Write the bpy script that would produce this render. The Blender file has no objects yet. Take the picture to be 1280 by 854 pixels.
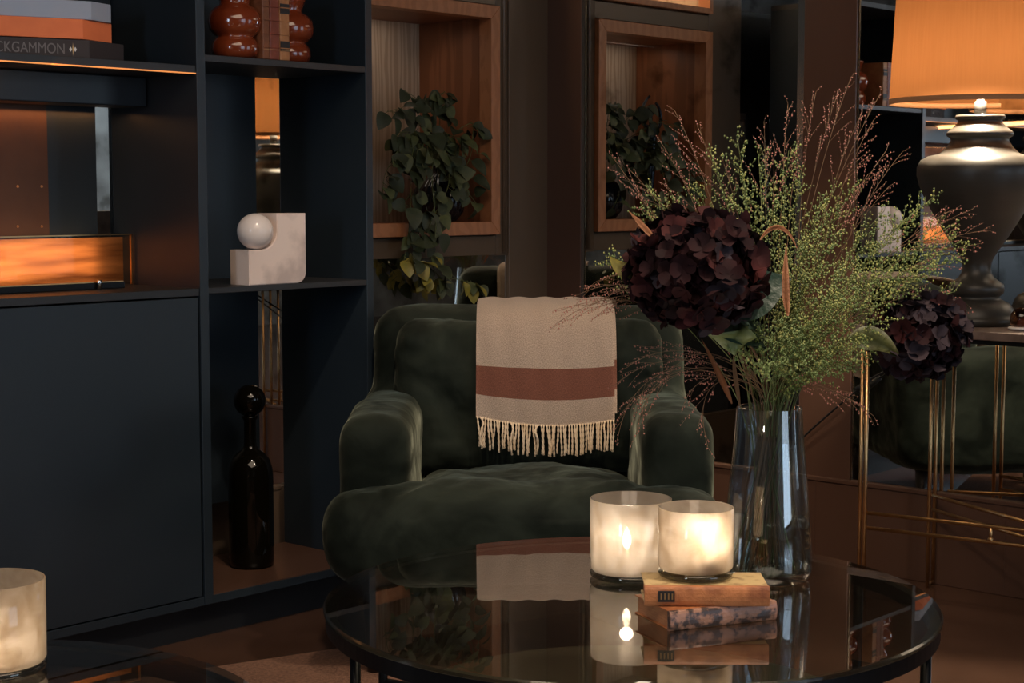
import bpy, bmesh, math, random
from mathutils import Vector, Matrix, noise
R_ = random.Random(7)
SC = bpy.context.scene
COL = SC.collection
PI = math.pi
# ------------------------------------------------------------------ camera frame (1280x854, focal 2095 px)
FP = 2095.0
CAM = Vector((-4.463, -3.872, 1.15))
TH = math.atan(185 / 2095.0)
AL = math.atan2(1900, 2103)
FW = Vector((math.cos(AL), math.sin(AL), 0))
RT = Vector((math.sin(AL), -math.cos(AL), 0))
UP = Vector((0, 0, 1))
def ray(x, y):
    u = (x - 640) / FP; v = (427 - y) / FP
    return FW * (math.cos(TH) + v * math.sin(TH)) + RT * u + UP * (-math.sin(TH) + v * math.cos(TH))
def atz(x, y, z): r = ray(x, y); return CAM + r * ((z - CAM.z) / r.z)
def atx(x, y, X): r = ray(x, y); return CAM + r * ((X - CAM.x) / r.x)
def aty(x, y, Y): r = ray(x, y); return CAM + r * ((Y - CAM.y) / r.y)
def atv(x, y, v): r = ray(x, y); return CAM + r * (v / r.dot(FW))
KS = .9616; TZ = .448          # table things: kept on their sight lines at table height TZ
def ck(u, v, z): return cp(u * KS, v * KS, 1.15 - (1.15 - z) * KS)
def cp(u, v, z): return Vector((CAM.x, CAM.y, 0)) + FW * v + RT * u + UP * z

# ------------------------------------------------------------------ materials
def _new(name):
    m = bpy.data.materials.new(name); m.use_nodes = True
    nt = m.node_tree; b = nt.nodes['Principled BSDF']
    return m, nt, b
def _set(b, **k):
    for n, v in k.items():
        n = n.replace('_', ' ')
        if n in b.inputs:
            b.inputs[n].default_value = v
def c4(c): return (c[0], c[1], c[2], 1)
def mat(name, col, rough=.5, metal=0., col2=None, scale=8., stretch=(1, 1, 1), detail=6., bump=0., bscale=60., lo=.35, hi=.7, rvar=0., wave=None, coord='Object', **k):
    m, nt, b = _new(name)
    _set(b, Base_Color=c4(col), Roughness=rough, Metallic=metal, **k)
    N = nt.nodes; L = nt.links
    tc = N.new('ShaderNodeTexCoord'); mp = N.new('ShaderNodeMapping'); mp.inputs['Scale'].default_value = stretch
    L.new(tc.outputs[coord], mp.inputs['Vector'])
    if col2 is not None or rvar:
        if wave:
            nz = N.new('ShaderNodeTexWave'); nz.inputs['Scale'].default_value = scale
            nz.inputs['Distortion'].default_value = wave; nz.inputs['Detail'].default_value = 3
            nz.inputs['Detail Scale'].default_value = 1.2
        else:
            nz = N.new('ShaderNodeTexNoise'); nz.inputs['Scale'].default_value = scale; nz.inputs['Detail'].default_value = detail
        L.new(mp.outputs[0], nz.inputs['Vector'])
        fac = nz.outputs['Fac']
        if col2 is not None:
            rp = N.new('ShaderNodeValToRGB'); rp.color_ramp.elements[0].position = lo; rp.color_ramp.elements[1].position = hi
            rp.color_ramp.elements[0].color = c4(col); rp.color_ramp.elements[1].color = c4(col2)
            L.new(fac, rp.inputs[0]); L.new(rp.outputs[0], b.inputs['Base Color'])
        if rvar:
            mr = N.new('ShaderNodeMapRange'); mr.inputs['To Min'].default_value = max(0, rough - rvar); mr.inputs['To Max'].default_value = rough + rvar
            L.new(fac, mr.inputs[0]); L.new(mr.outputs[0], b.inputs['Roughness'])
    if bump:
        n2 = N.new('ShaderNodeTexNoise'); n2.inputs['Scale'].default_value = bscale; n2.inputs['Detail'].default_value = 4
        L.new(mp.outputs[0], n2.inputs['Vector'])
        bp = N.new('ShaderNodeBump'); bp.inputs['Strength'].default_value = bump; bp.inputs['Distance'].default_value = .01
        L.new(n2.outputs['Fac'], bp.inputs['Height']); L.new(bp.outputs[0], b.inputs['Normal'])
    return m
def emit(name, col, s):
    m, nt, b = _new(name)
    _set(b, Base_Color=c4(col), Emission_Color=c4(col), Emission_Strength=s)
    return m
def sym_fresnel(N, L, f0):
    """Schlick reflectance, the same from both faces of a pane"""
    lw = N.new('ShaderNodeLayerWeight'); lw.inputs[0].default_value = .5
    pw = N.new('ShaderNodeMath'); pw.operation = 'POWER'; pw.inputs[1].default_value = 5
    L.new(lw.outputs['Facing'], pw.inputs[0])
    ma = N.new('ShaderNodeMath'); ma.operation = 'MULTIPLY_ADD'; ma.inputs[1].default_value = 1 - f0; ma.inputs[2].default_value = f0
    L.new(pw.outputs[0], ma.inputs[0]); return ma.outputs[0]
def thin_glass(name, tint, refl, rough=.0, f0=.04):
    """thin pane: tinted see-through mixed with a mirror reflection by Fresnel"""
    m, nt, b = _new(name); N = nt.nodes; L = nt.links
    N.remove(b); out = N['Material Output']
    tr = N.new('ShaderNodeBsdfTransparent'); tr.inputs[0].default_value = c4(tint)
    gl = N.new('ShaderNodeBsdfGlossy'); gl.inputs['Color'].default_value = (refl, refl, refl, 1); gl.inputs['Roughness'].default_value = rough
    mx = N.new('ShaderNodeMixShader')
    L.new(sym_fresnel(N, L, f0), mx.inputs[0]); L.new(tr.outputs[0], mx.inputs[1]); L.new(gl.outputs[0], mx.inputs[2]); L.new(mx.outputs[0], out.inputs[0])
    return m

M = {}
M['navy'] = mat('navy_lacquer', (.012, .019, .027), .40, 0, (.016, .024, .032), 3., bump=.02, bscale=120, rvar=.06)
M['navy_edge'] = mat('navy_edge', (.020, .021, .023), .42, 0, (.025, .025, .027), 5.)
M['brown'] = mat('brown_gloss_paint', (.100, .069, .046), .34, 0, (.115, .079, .053), 2., (1, 1, .4), bump=.03, bscale=30, rvar=.08)
M['brown_red'] = mat('red_brown_gloss_paint', (.074, .037, .024), .32, 0, (.088, .044, .029), 2., (1, 1, .4), bump=.03, bscale=30, rvar=.08)
M['oak'] = mat('oak_frame', (.37, .150, .066), .42, 0, (.43, .18, .082), 22., (.35, 1, .35), wave=9., bump=.05, bscale=200)
M['oak_dark'] = mat('oak_side_board', (.21, .075, .030), .45, 0, (.29, .105, .045), 7., (3, 3, .25), wave=5., bump=.05, bscale=200)
M['oak_pale'] = mat('oak_back_board', (.46, .33, .23), .5, 0, (.34, .23, .15), 5., (3, 3, .35), wave=11., bump=.05)
M['floor'] = mat('polished_brown_floor', (.062, .031, .020), .20, 0, (.085, .043, .028), 5., bump=.04, bscale=14, rvar=.09)
M['rug'] = mat('rust_rug', (.30, .15, .09), .95, 0, (.17, .08, .048), 120., detail=3, bump=.9, bscale=260)
M['dark'] = mat('dark_plaster', (.05, .038, .032), .7, 0, (.065, .05, .042), 3.)
M['stone_wall'] = mat('pale_stone_wall', (.33, .35, .36), .8, 0, (.12, .12, .12), 4., detail=10, bump=.3, bscale=20)
M['black'] = mat('black_steel', (.010, .010, .011), .38, .6, rvar=.05)
M['brass'] = mat('brushed_brass', (.62, .38, .18), .34, 1., (.52, .31, .14), 40., rvar=.05)
M['copper'] = mat('brushed_copper_plate', (.70, .30, .11), .45, .7, (.16, .055, .02), 5., (.8, 1, 7), detail=11, bump=.1, bscale=60)
M['chrome'] = mat('chrome', (.7, .7, .7), .12, 1.)
def mirror_mat():
    m, nt, b = _new('antique_mirror'); N = nt.nodes; L = nt.links
    _set(b, Metallic=1., Roughness=.015)
    tc = N.new('ShaderNodeTexCoord'); nz = N.new('ShaderNodeTexNoise'); nz.inputs['Scale'].default_value = 7; nz.inputs['Detail'].default_value = 10
    rp = N.new('ShaderNodeValToRGB'); e = rp.color_ramp.elements
    e[0].position = .30; e[0].color = (.38, .36, .33, 1); e[1].position = .42; e[1].color = (.80, .79, .76, 1)
    L.new(tc.outputs['Object'], nz.inputs['Vector']); L.new(nz.outputs['Fac'], rp.inputs[0]); L.new(rp.outputs[0], b.inputs['Base Color'])
    return m
M['mirror'] = mirror_mat()
M['bevel'] = mat('bevelled_mirror_edge', (.40, .36, .30), .22, 1.)
def velvet():
    m, nt, b = _new('green_velvet'); N = nt.nodes; L = nt.links
    _set(b, Roughness=.75, Sheen_Weight=.5, Sheen_Roughness=.34, Sheen_Tint=(.55, .60, .46, 1), Specular_IOR_Level=.08)
    tc = N.new('ShaderNodeTexCoord')
    nz = N.new('ShaderNodeTexNoise'); nz.inputs['Scale'].default_value = 5; nz.inputs['Detail'].default_value = 7; nz.inputs['Distortion'].default_value = 1.4
    rp = N.new('ShaderNodeValToRGB'); e = rp.color_ramp.elements
    e[0].position = .35; e[0].color = (.0045, .0066, .0048, 1); e[1].position = .68; e[1].color = (.0165, .0215, .0160, 1)
    L.new(tc.outputs['Object'], nz.inputs['Vector']); L.new(nz.outputs['Fac'], rp.inputs[0]); L.new(rp.outputs[0], b.inputs['Base Color'])
    mr = N.new('ShaderNodeMapRange'); mr.inputs['From Min'].default_value = .35; mr.inputs['From Max'].default_value = .68
    mr.inputs['To Min'].default_value = .10; mr.inputs['To Max'].default_value = .55
    L.new(nz.outputs['Fac'], mr.inputs[0]); L.new(mr.outputs[0], b.inputs['Sheen Weight'])
    n2 = N.new('ShaderNodeTexNoise'); n2.inputs['Scale'].default_value = 11; n2.inputs['Detail'].default_value = 3; n2.inputs['Distortion'].default_value = .3
    bp = N.new('ShaderNodeBump'); bp.inputs['Strength'].default_value = .3; bp.inputs['Distance'].default_value = .02
    L.new(tc.outputs['Object'], n2.inputs['Vector']); L.new(n2.outputs['Fac'], bp.inputs['Height']); L.new(bp.outputs[0], b.inputs['Normal'])
    return m
M['velvet'] = velvet()
M['leg_wood'] = mat('dark_leg_wood', (.02, .011, .007), .4)
def wool():
    m, nt, b = _new('striped_wool'); N = nt.nodes; L = nt.links
    _set(b, Roughness=.95, Sheen_Weight=.3)
    uv = N.new('ShaderNodeUVMap'); uv.uv_map = 'UVMap'
    sep = N.new('ShaderNodeSeparateXYZ'); L.new(uv.outputs[0], sep.inputs[0])
    rp = N.new('ShaderNodeValToRGB'); rp.color_ramp.interpolation = 'CONSTANT'
    e = rp.color_ramp.elements
    cream = (.60, .47, .37, 1); rust = (.27, .10, .062, 1)
    e[0].position = 0; e[0].color = cream; e[1].position = .205; e[1].color = rust
    x = e.new(.462); x.color = cream
    L.new(sep.outputs['Y'], rp.inputs[0])
    mp = N.new('ShaderNodeMapping'); mp.inputs['Scale'].default_value = (190, 90, 1); L.new(uv.outputs[0], mp.inputs[0])
    nz = N.new('ShaderNodeTexNoise'); nz.inputs['Scale'].default_value = 1.; nz.inputs['Detail'].default_value = 4
    L.new(mp.outputs[0], nz.inputs['Vector'])
    mr = N.new('ShaderNodeMapRange'); mr.inputs['From Min'].default_value = .3; mr.inputs['From Max'].default_value = .7; mr.inputs['To Min'].default_value = .55; mr.inputs['To Max'].default_value = 1.2
    L.new(nz.outputs['Fac'], mr.inputs[0])
    vm = N.new('ShaderNodeVectorMath'); vm.operation = 'SCALE'; L.new(rp.outputs[0], vm.inputs[0]); L.new(mr.outputs[0], vm.inputs['Scale'])
    L.new(vm.outputs[0], b.inputs['Base Color'])
    bp = N.new('ShaderNodeBump'); bp.inputs['Strength'].default_value = .3; bp.inputs['Distance'].default_value = .003
    L.new(nz.outputs['Fac'], bp.inputs['Height']); L.new(bp.outputs[0], b.inputs['Normal'])
    return m
M['wool'] = wool()
M['fringe'] = mat('cream_wool_yarn', (.68, .54, .38), .95, 0, (.58, .43, .27), 30.)
M['tabletop'] = thin_glass('smoked_table_glass', (.72, .69, .64), .97, 0., .20)
M['glass_edge'] = thin_glass('table_glass_edge', (.62, .66, .62), .8, .15, .10)
M['pane'] = thin_glass('fireguard_glass', (.93, .88, .82), .30, 0., .02)
def frosted(name, tr, col=(.80, .66, .50), mixv=.30):
    """mouth-blown lantern glass: milky, lets candle light through"""
    m, nt, b = _new(name); N = nt.nodes; L = nt.links
    N.remove(b); out = N['Material Output']
    tl = N.new('ShaderNodeBsdfTranslucent')
    df = N.new('ShaderNodeBsdfDiffuse'); df.inputs[0].default_value = (col[0] * .6, col[1] * .6, col[2] * .6, 1)
    gl = N.new('ShaderNodeBsdfGlossy'); gl.inputs['Roughness'].default_value = .03; gl.inputs[0].default_value = (1, 1, 1, 1)
    tp = N.new('ShaderNodeBsdfTransparent'); tp.inputs[0].default_value = c4(tr)
    tc = N.new('ShaderNodeTexCoord'); nz = N.new('ShaderNodeTexNoise'); nz.inputs['Scale'].default_value = 26; nz.inputs['Detail'].default_value = 8; nz.inputs['Distortion'].default_value = .6
    L.new(tc.outputs['Object'], nz.inputs['Vector'])
    mr = N.new('ShaderNodeMapRange'); mr.inputs['From Min'].default_value = .3; mr.inputs['From Max'].default_value = .7
    cr = N.new('ShaderNodeValToRGB'); cr.color_ramp.elements[0].position = .30; cr.color_ramp.elements[1].position = .62
    cr.color_ramp.elements[0].color = (col[0] * .72, col[1] * .66, col[2] * .58, 1); cr.color_ramp.elements[1].color = c4(col)
    L.new(nz.outputs['Fac'], cr.inputs[0]); L.new(cr.outputs[0], tl.inputs[0])
    mr.inputs['To Min'].default_value = mixv * .35; mr.inputs['To Max'].default_value = mixv * 1.6
    L.new(nz.outputs['Fac'], mr.inputs[0])
    m0 = N.new('ShaderNodeMixShader'); m0.inputs[0].default_value = .14; L.new(tl.outputs[0], m0.inputs[1]); L.new(df.outputs[0], m0.inputs[2])
    m1 = N.new('ShaderNodeMixShader'); L.new(mr.outputs[0], m1.inputs[0]); L.new(m0.outputs[0], m1.inputs[1]); L.new(tp.outputs[0], m1.inputs[2])
    m2 = N.new('ShaderNodeMixShader'); L.new(sym_fresnel(N, L, .04), m2.inputs[0]); L.new(m1.outputs[0], m2.inputs[1]); L.new(gl.outputs[0], m2.inputs[2])
    L.new(m2.outputs[0], out.inputs[0])
    return m
M['frost'] = frosted('milky_amber_glass', (1, .93, .85), (.66, .57, .47), .10)
M['frost_clear'] = frosted('smoky_milky_glass', (.95, .90, .84), (.56, .49, .42), .26)
M['base_glass'] = thin_glass('thick_glass_foot', (.62, .62, .58), .9, 0., .06)
M['wax'] = mat('candle_wax', (.80, .70, .55), .5, 0, Subsurface_Weight=.3)
M['flame'] = emit('candle_flame', (1., .86, .66), 60)
M['vase'] = thin_glass('clear_blue_grey_glass', (.86, .91, .93), 1., 0., .12)
M['water'] = thin_glass('vase_water', (.93, .95, .90), .8, 0., .02)
def shade_mat():
    m, nt, b = _new('amber_silk_shade'); N = nt.nodes; L = nt.links
    N.remove(b); out = N['Material Output']
    tc = N.new('ShaderNodeTexCoord'); mp = N.new('ShaderNodeMapping'); mp.inputs['Scale'].default_value = (40, 40, 1.2)
    nz = N.new('ShaderNodeTexNoise'); nz.inputs['Scale'].default_value = 4; nz.inputs['Detail'].default_value = 4
    L.new(tc.outputs['Object'], mp.inputs[0]); L.new(mp.outputs[0], nz.inputs['Vector'])
    rp = N.new('ShaderNodeValToRGB'); rp.color_ramp.elements[0].position = .3; rp.color_ramp.elements[1].position = .7
    rp.color_ramp.elements[0].color = (.245, .097, .033, 1); rp.color_ramp.elements[1].color = (.262, .106, .037, 1)
    L.new(nz.outputs['Fac'], rp.inputs[0])
    tl = N.new('ShaderNodeBsdfTranslucent'); df = N.new('ShaderNodeBsdfDiffuse')
    L.new(rp.outputs[0], tl.inputs[0]); L.new(rp.outputs[0], df.inputs[0])
    mx = N.new('ShaderNodeMixShader'); mx.inputs[0].default_value = .5
    L.new(tl.outputs[0], mx.inputs[1]); L.new(df.outputs[0], mx.inputs[2]); L.new(mx.outputs[0], out.inputs[0])
    return m
M['shade'] = shade_mat()
M['shade_lining'] = mat('white_shade_lining', (.85, .80, .72), .8)
M['lamp_body'] = mat('dark_bronze_wood', (.024, .021, .017), .42, .0, (.032, .028, .023), 5., (1, 1, 8), rvar=.05, Specular_IOR_Level=.4)
M['marble'] = mat('pink_white_marble', (.80, .67, .61), .38, 0, (.52, .43, .40), 9., lo=.45, hi=.62, detail=9)
M['marble_ball'] = mat('polished_marble_ball', (.82, .74, .70), .14, 0, (.74, .67, .63), 7.)
M['terracotta'] = mat('glazed_terracotta', (.24, .045, .014), .14, 0, (.17, .028, .010), 14., Coat_Weight=.6, bump=.08, bscale=25)
M['leather_brown'] = mat('brown_leather', (.24, .085, .035), .5, 0, (.13, .045, .02), 40.)
M['leather_red'] = mat('red_brown_leather', (.24, .055, .028), .45, 0, (.14, .03, .016), 40.)
M['leather_tan'] = mat('tan_leather', (.46, .21, .085), .5, 0, (.32, .13, .05), 40.)
M['leather_orange'] = mat('worn_tan_leather', (.44, .16, .055), .5, 0, (.20, .06, .022), 26., detail=8, lo=.42, hi=.72, bump=.25, bscale=80)
M['marbled'] = mat('marbled_paper', (.30, .15, .10), .42, 0, (.045, .028, .026), 55., detail=5, lo=.46, hi=.56, bump=.3, bscale=50)
M['yellow_cover'] = mat('mottled_yellow_paper', (.50, .36, .17), .6, 0, (.22, .13, .05), 40., lo=.50, hi=.66)
M['pages'] = mat('old_page_edges', (.40, .17, .07), .8, 0, (.28, .11, .045), 60., (1, 1, 8))
M['label_black'] = mat('black_title_label', (.015, .012, .012), .5)
M['gold'] = mat('gold_tooling', (.55, .33, .14), .35, .8)
M['cloth_blue'] = mat('grey_blue_cloth', (.36, .42, .53), .75, 0, (.40, .43, .52), 20.)
M['cloth_orange'] = mat('orange_cloth', (.95, .24, .085), .75, 0, (.88, .21, .075), 20.)
M['cloth_black'] = mat('charcoal_cloth', (.042, .032, .034), .7, 0, (.048, .038, .040), 20.)
M['title_grey'] = mat('grey_title_foil', (.17, .15, .15), .5)
M['white_mark'] = mat('white_foil', (.75, .72, .70), .5)
M['slab'] = mat('grey_brown_stone_slab', (.20, .14, .115), .4, 0, (.10, .07, .055), 26., (1, 1, 1), detail=8, bump=.1)
M['ceramic_black'] = mat('ribbed_black_glaze', (.008, .009, .013), .12, 0, Coat_Weight=.5)
M['black_glass'] = mat('black_brown_glass', (.003, .0025, .0015), .04, 0, Specular_IOR_Level=.35)
M['bronze_fig'] = mat('dark_bronze', (.03, .035, .045), .25, .7)
M['leaf_dark'] = mat('dark_leaf', (.020, .028, .011), .6, 0, (.034, .048, .020), 30.)
M['leaf_mid'] = mat('mid_leaf', (.085, .100, .034), .6, 0, (.045, .062, .026), 30.)
M['leaf_yellow'] = mat('yellow_leaf', (.28, .22, .03), .5, 0, (.16, .16, .03), 30.)
M['stem'] = mat('green_stem', (.09, .11, .03), .6)
M['stem_brown'] = mat('brown_stem', (.14, .075, .035), .6)
M['seed_green'] = mat('green_seed', (.31, .315, .075), .6, 0, (.18, .20, .045), 25.)
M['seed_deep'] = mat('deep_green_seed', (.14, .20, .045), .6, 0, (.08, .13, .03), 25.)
M['seed_pink'] = mat('pink_seed', (.40, .15, .11), .6, 0, (.26, .085, .065), 30.)
M['petal'] = mat('burgundy_petal', (.022, .0060, .0072), .75, 0, (.009, .0040, .0050), 22., Specular_IOR_Level=.12)
M['petal_edge'] = mat('dusty_rose_petal', (.056, .013, .013), .75, 0, (.024, .008, .008), 22., Specular_IOR_Level=.12)
M['petal_grey'] = mat('slate_petal', (.046, .032, .038), .75, 0, (.017, .011, .014), 22., Specular_IOR_Level=.15)
M['dry_leaf'] = mat('dry_orange_leaf', (.34, .13, .045), .6, 0, (.22, .08, .03), 20.)
M['leaf_big'] = mat('pale_olive_leaf', (.16, .19, .065), .5, 0, (.10, .125, .04), 12.)
M['leaf_blue'] = mat('blue_green_leaf', (.014, .035, .022), .45, 0, (.022, .05, .032), 18., bump=.5, bscale=40)
M['cable'] = mat('black_cable', (.004, .004, .004), .5)
M['amber'] = thin_glass('amber_glass', (.55, .33, .18), .9, 0, .05)
M['shelf_taupe'] = mat('taupe_lacquer_shelf', (.34, .29, .20), .35, 0, (.30, .255, .175), 4.)
M['lens_shade'] = mat('white_plastic', (.7, .7, .7), .4)

# ------------------------------------------------------------------ object helpers
def tag(o, label=None, cat=None, group=None, kind=None):
    if label: o['label'] = label
    if cat: o['category'] = cat
    if group: o['group'] = group
    if kind: o['kind'] = kind
    return o
def root(name, loc, label, cat, group=None, rz=0):
    o = bpy.data.objects.new(name, None); COL.objects.link(o); o.location = loc; o.rotation_euler.z = rz
    o.empty_display_size = .05
    return tag(o, label, cat, group, 'thing')
def wpos(o):
    m = Matrix.Identity(4)
    while o: m = (Matrix.Translation(o.location) @ o.rotation_euler.to_matrix().to_4x4()) @ m; o = o.parent
    return m
def obj(name, bm, m, parent=None, smooth=False, world=True, loc=None):
    """link a bmesh as one object; bmesh is in world space unless world=False"""
    me = bpy.data.meshes.new(name)
    if parent is not None and world:
        bm.transform(wpos(parent).inverted())
    elif parent is None and loc is not None:
        bm.transform(Matrix.Translation(-Vector(loc)))
    bmesh.ops.recalc_face_normals(bm, faces=bm.faces[:])
    bm.to_mesh(me); bm.free()
    ms = m if isinstance(m, (list, tuple)) else [m]
    for x in ms: me.materials.append(x)
    if smooth:
        for p in me.polygons: p.use_smooth = True
    o = bpy.data.objects.new(name, me); COL.objects.link(o)
    if parent is not None: o.parent = parent
    elif loc is not None: o.location = loc
    return o
def B(): return bmesh.new()
def box(bm, x0, y0, z0, x1, y1, z1, bev=0., mi=0, seg=2):
    t = bmesh.new()
    vs = [t.verts.new(p) for p in ((x0, y0, z0), (x1, y0, z0), (x1, y1, z0), (x0, y1, z0), (x0, y0, z1), (x1, y0, z1), (x1, y1, z1), (x0, y1, z1))]
    for f in ((0, 3, 2, 1), (4, 5, 6, 7), (0, 1, 5, 4), (1, 2, 6, 5), (2, 3, 7, 6), (3, 0, 4, 7)): t.faces.new([vs[i] for i in f])
    if bev: bmesh.ops.bevel(t, geom=t.edges[:], offset=bev, segments=seg, affect='EDGES', profile=.5)
    for f in t.faces: f.material_index = mi
    merge(bm, t)
    return bm
def merge(bm, t):
    me = bpy.data.meshes.new('tmp'); t.to_mesh(me); t.free(); bm.from_mesh(me); bpy.data.meshes.remove(me)
def prism(bm, pts, z0, z1, bev=0., mi=0, seg=2):
    t = bmesh.new()
    a = [t.verts.new((p[0], p[1], z0)) for p in pts]; b = [t.verts.new((p[0], p[1], z1)) for p in pts]
    t.faces.new(a[::-1]); t.faces.new(b); n = len(pts)
    for i in range(n): t.faces.new((a[i], a[(i + 1) % n], b[(i + 1) % n], b[i]))
    bmesh.ops.recalc_face_normals(t, faces=t.faces[:])
    if bev: bmesh.ops.bevel(t, geom=t.edges[:], offset=bev, segments=seg, affect='EDGES', profile=.5)
    for f in t.faces: f.material_index = mi
    merge(bm, t); return bm
def lathe(bm, prof, c, seg=48, cap0=True, cap1=True, rib=None, mi=0):
    """prof: list of (radius, z); c world point"""
    rings = []
    for r, z in prof:
        ring = []
        for i in range(seg):
            a = 2 * PI * i / seg; rr = r * (1 + (rib[0] * math.cos(rib[1] * a) if rib else 0))
            ring.append(bm.verts.new((c[0] + rr * math.cos(a), c[1] + rr * math.sin(a), c[2] + z)))
        rings.append(ring)
    for a, b in zip(rings, rings[1:]):
        for i in range(seg):
            f = bm.faces.new((a[i], a[(i + 1) % seg], b[(i + 1) % seg], b[i])); f.material_index = mi
    if cap0: bm.faces.new(rings[0][::-1]).material_index = mi
    if cap1: bm.faces.new(rings[-1]).material_index = mi
    return bm
def tube(bm, pts, r, seg=8, r1=None, mi=0, caps=True):
    pts = [Vector(p) for p in pts]; n = len(pts)
    if r1 is None: r1 = r
    rings = []; prev = None
    for i, p in enumerate(pts):
        d = (pts[min(i + 1, n - 1)] - pts[max(i - 1, 0)])
        if d.length < 1e-9: d = Vector((0, 0, 1))
        d.normalize()
        if prev is None:
            a = d.cross(Vector((0, 0, 1)));
            if a.length < .1: a = d.cross(Vector((1, 0, 0)))
            a.normalize()
        else:
            a = (prev - d * prev.dot(d)).normalized()
        prev = a; b = d.cross(a); rr = r + (r1 - r) * i / max(1, n - 1)
        rings.append([bm.verts.new(p + (a * math.cos(2 * PI * k / seg) + b * math.sin(2 * PI * k / seg)) * rr) for k in range(seg)])
    for x, y in zip(rings, rings[1:]):
        for k in range(seg):
            bm.faces.new((x[k], x[(k + 1) % seg], y[(k + 1) % seg], y[k])).material_index = mi
    if caps and seg > 2:
        bm.faces.new(rings[0][::-1]).material_index = mi; bm.faces.new(rings[-1]).material_index = mi
    return bm
def bez(p0, p1, p2, p3, n):
    o = []
    for i in range(n + 1):
        t = i / n; s = 1 - t
        o.append(Vector(p0) * s**3 + Vector(p1) * 3 * s * s * t + Vector(p2) * 3 * s * t * t + Vector(p3) * t**3)
    return o
def bez2(p0, p1, p2, n):
    return [Vector(p0) * (1 - t)**2 + Vector(p1) * 2 * t * (1 - t) + Vector(p2) * t * t for t in [i / n for i in range(n + 1)]]
def sphere(bm, c, r, sub=2, sc=(1, 1, 1), mi=0):
    m = Matrix.Translation(Vector(c)) @ Matrix.Diagonal((sc[0], sc[1], sc[2], 1))
    g = bmesh.ops.create_icosphere(bm, subdivisions=sub, radius=r, matrix=m)
    if mi:
        for v in g['verts']:
            for f in v.link_faces: f.material_index = mi
    return bm
def struct(name, bm, m, smooth=False):
    return tag(obj(name, bm, m, None, smooth), kind='structure')
def hgrain(o): return o

# ================================================================== ROOM SHELL
XL, YR, CZ = -7.2, -7.6, 2.75
bm = B(); box(bm, XL - .1, YR - .1, -.1, .35, .55, 0); struct('floor', bm, M['floor'])
bm = B(); box(bm, XL - .1, YR - .1, CZ, .35, .55, CZ + .1); struct('ceiling', bm, M['dark'])
# wall behind the shelving (plane y = 0) ------------------------------------------------
NX0, NX1, NZ0, NZ1 = -.966, -.264, 1.012, 1.776       # niche outer frame
UZ0, UZ1 = 1.845, 2.55                                # upper niche outer frame
XS = -1.186                                           # edge of brown stile
bm = B(); box(bm, XL - .1, .40, 0, .35, .55, CZ); box(bm, XL, .004, 0, -1.19, .40, CZ)
box(bm, -1.19, .004, 0, .05, .40, .95); box(bm, -1.19, .02, .95, NX0, .40, CZ); box(bm, NX1, .02, .95, .05, .40, CZ)
box(bm, NX0, .02, NZ1, NX1, .40, UZ0); box(bm, NX0, .02, UZ1, NX1, .40, CZ)
box(bm, NX0, .02, .95, NX1, .40, NZ0)
struct('wall_back', bm, M['brown'])
bm = B(); box(bm, -.206, -.012, .262, .0, .03, CZ, .003); struct('trim_1', bm, M['brown'])               # pilaster at the corner
bm = B(); box(bm, XS, -.006, .94, NX0 + .002, .03, CZ, .002); struct('trim_2', bm, M['brown'])            # stile left of niches
bm = B(); box(bm, NX1 - .002, -.006, .94, -.206, .03, CZ, .002)
tube(bm, [(-.228, -.006, .95), (-.228, -.006, CZ)], .009, 10); struct('trim_3', bm, M['brown'], True)
bm = B(); box(bm, NX0, -.004, NZ1 + .004, NX1, .03, UZ0 - .004, .002)
box(bm, NX0, -.004, .943, NX1, .03, NZ0 - .004, .002); struct('trim_4', bm, M['brown'])                   # rails under and over the niche
bm = B(); box(bm, XL, -.014, .0, .0, .02, .262, .002); box(bm, XL, -.018, .262, .0, .02, .276, .003)
struct('baseboard_back', bm, M['brown'])
def pane(name, bm, label):
    return tag(obj(name, bm, M['mirror']), label, 'mirror')
bm = B(); box(bm, -1.19, -.002, .276, -.206, .006, .943)
pane('wall_mirror', bm, 'low mirror panel under the oak niche behind the armchair')
bm = B(); box(bm, XL, -.002, .276, -1.19, .006, CZ)
pane('wall_mirror', bm, 'tall antique mirror seen in narrow strips behind the dark shelving')
# right wall (plane x = 0) ---------------------------------------------------------------
bm = B(); box(bm, .006, YR - .1, 0, .2, .004, CZ); struct('wall_right', bm, M['brown_red'])
bm = B(); box(bm, -.006, -.164, .262, .02, 0.0, CZ, .002); struct('trim_5', bm, M['brown_red'])
bm = B(); box(bm, -.006, -1.237, .262, .02, -1.052, CZ, .002); struct('trim_6', bm, M['brown_red'])
bm = B(); box(bm, -.012, YR, .0, .02, 0, .262, .002); box(bm, -.017, YR, .262, .02, 0, .276, .003)
for y in (-.62, -1.12, -1.75, -2.4):
    box(bm, -.0135, y - .0015, .02, .0, y + .0015, .262)
struct('baseboard_right', bm, M['brown_red'])
bm = B(); box(bm, -.002, -1.052, .276, .006, -.164, CZ)
# bevelled edges
o = pane('wall_mirror', bm, 'mirror on the right wall between two brown pilasters, reflecting the oak niche')
bm = B()
for y0, y1 in ((-.164, -.180), (-1.052, -1.030)):
    vs = [bm.verts.new(p) for p in ((-.0022, y0, .276), (-.007, y1, .276), (-.007, y1, CZ), (-.0022, y0, CZ))]
    bm.faces.new(vs)
obj('bevel', bm, M['bevel'], o)
bm = B(); box(bm, -.002, -4.6, .276, .006, -1.237, CZ)
o = pane('wall_mirror', bm, 'wide mirror on the right wall behind the lamp and console table')
bm = B(); vs = [bm.verts.new(p) for p in ((-.0022, -1.237, .276), (-.006, -1.243, .276), (-.006, -1.243, CZ), (-.0022, -1.237, CZ))]; bm.faces.new(vs)
obj('bevel', bm, M['bevel'], o)
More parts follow.
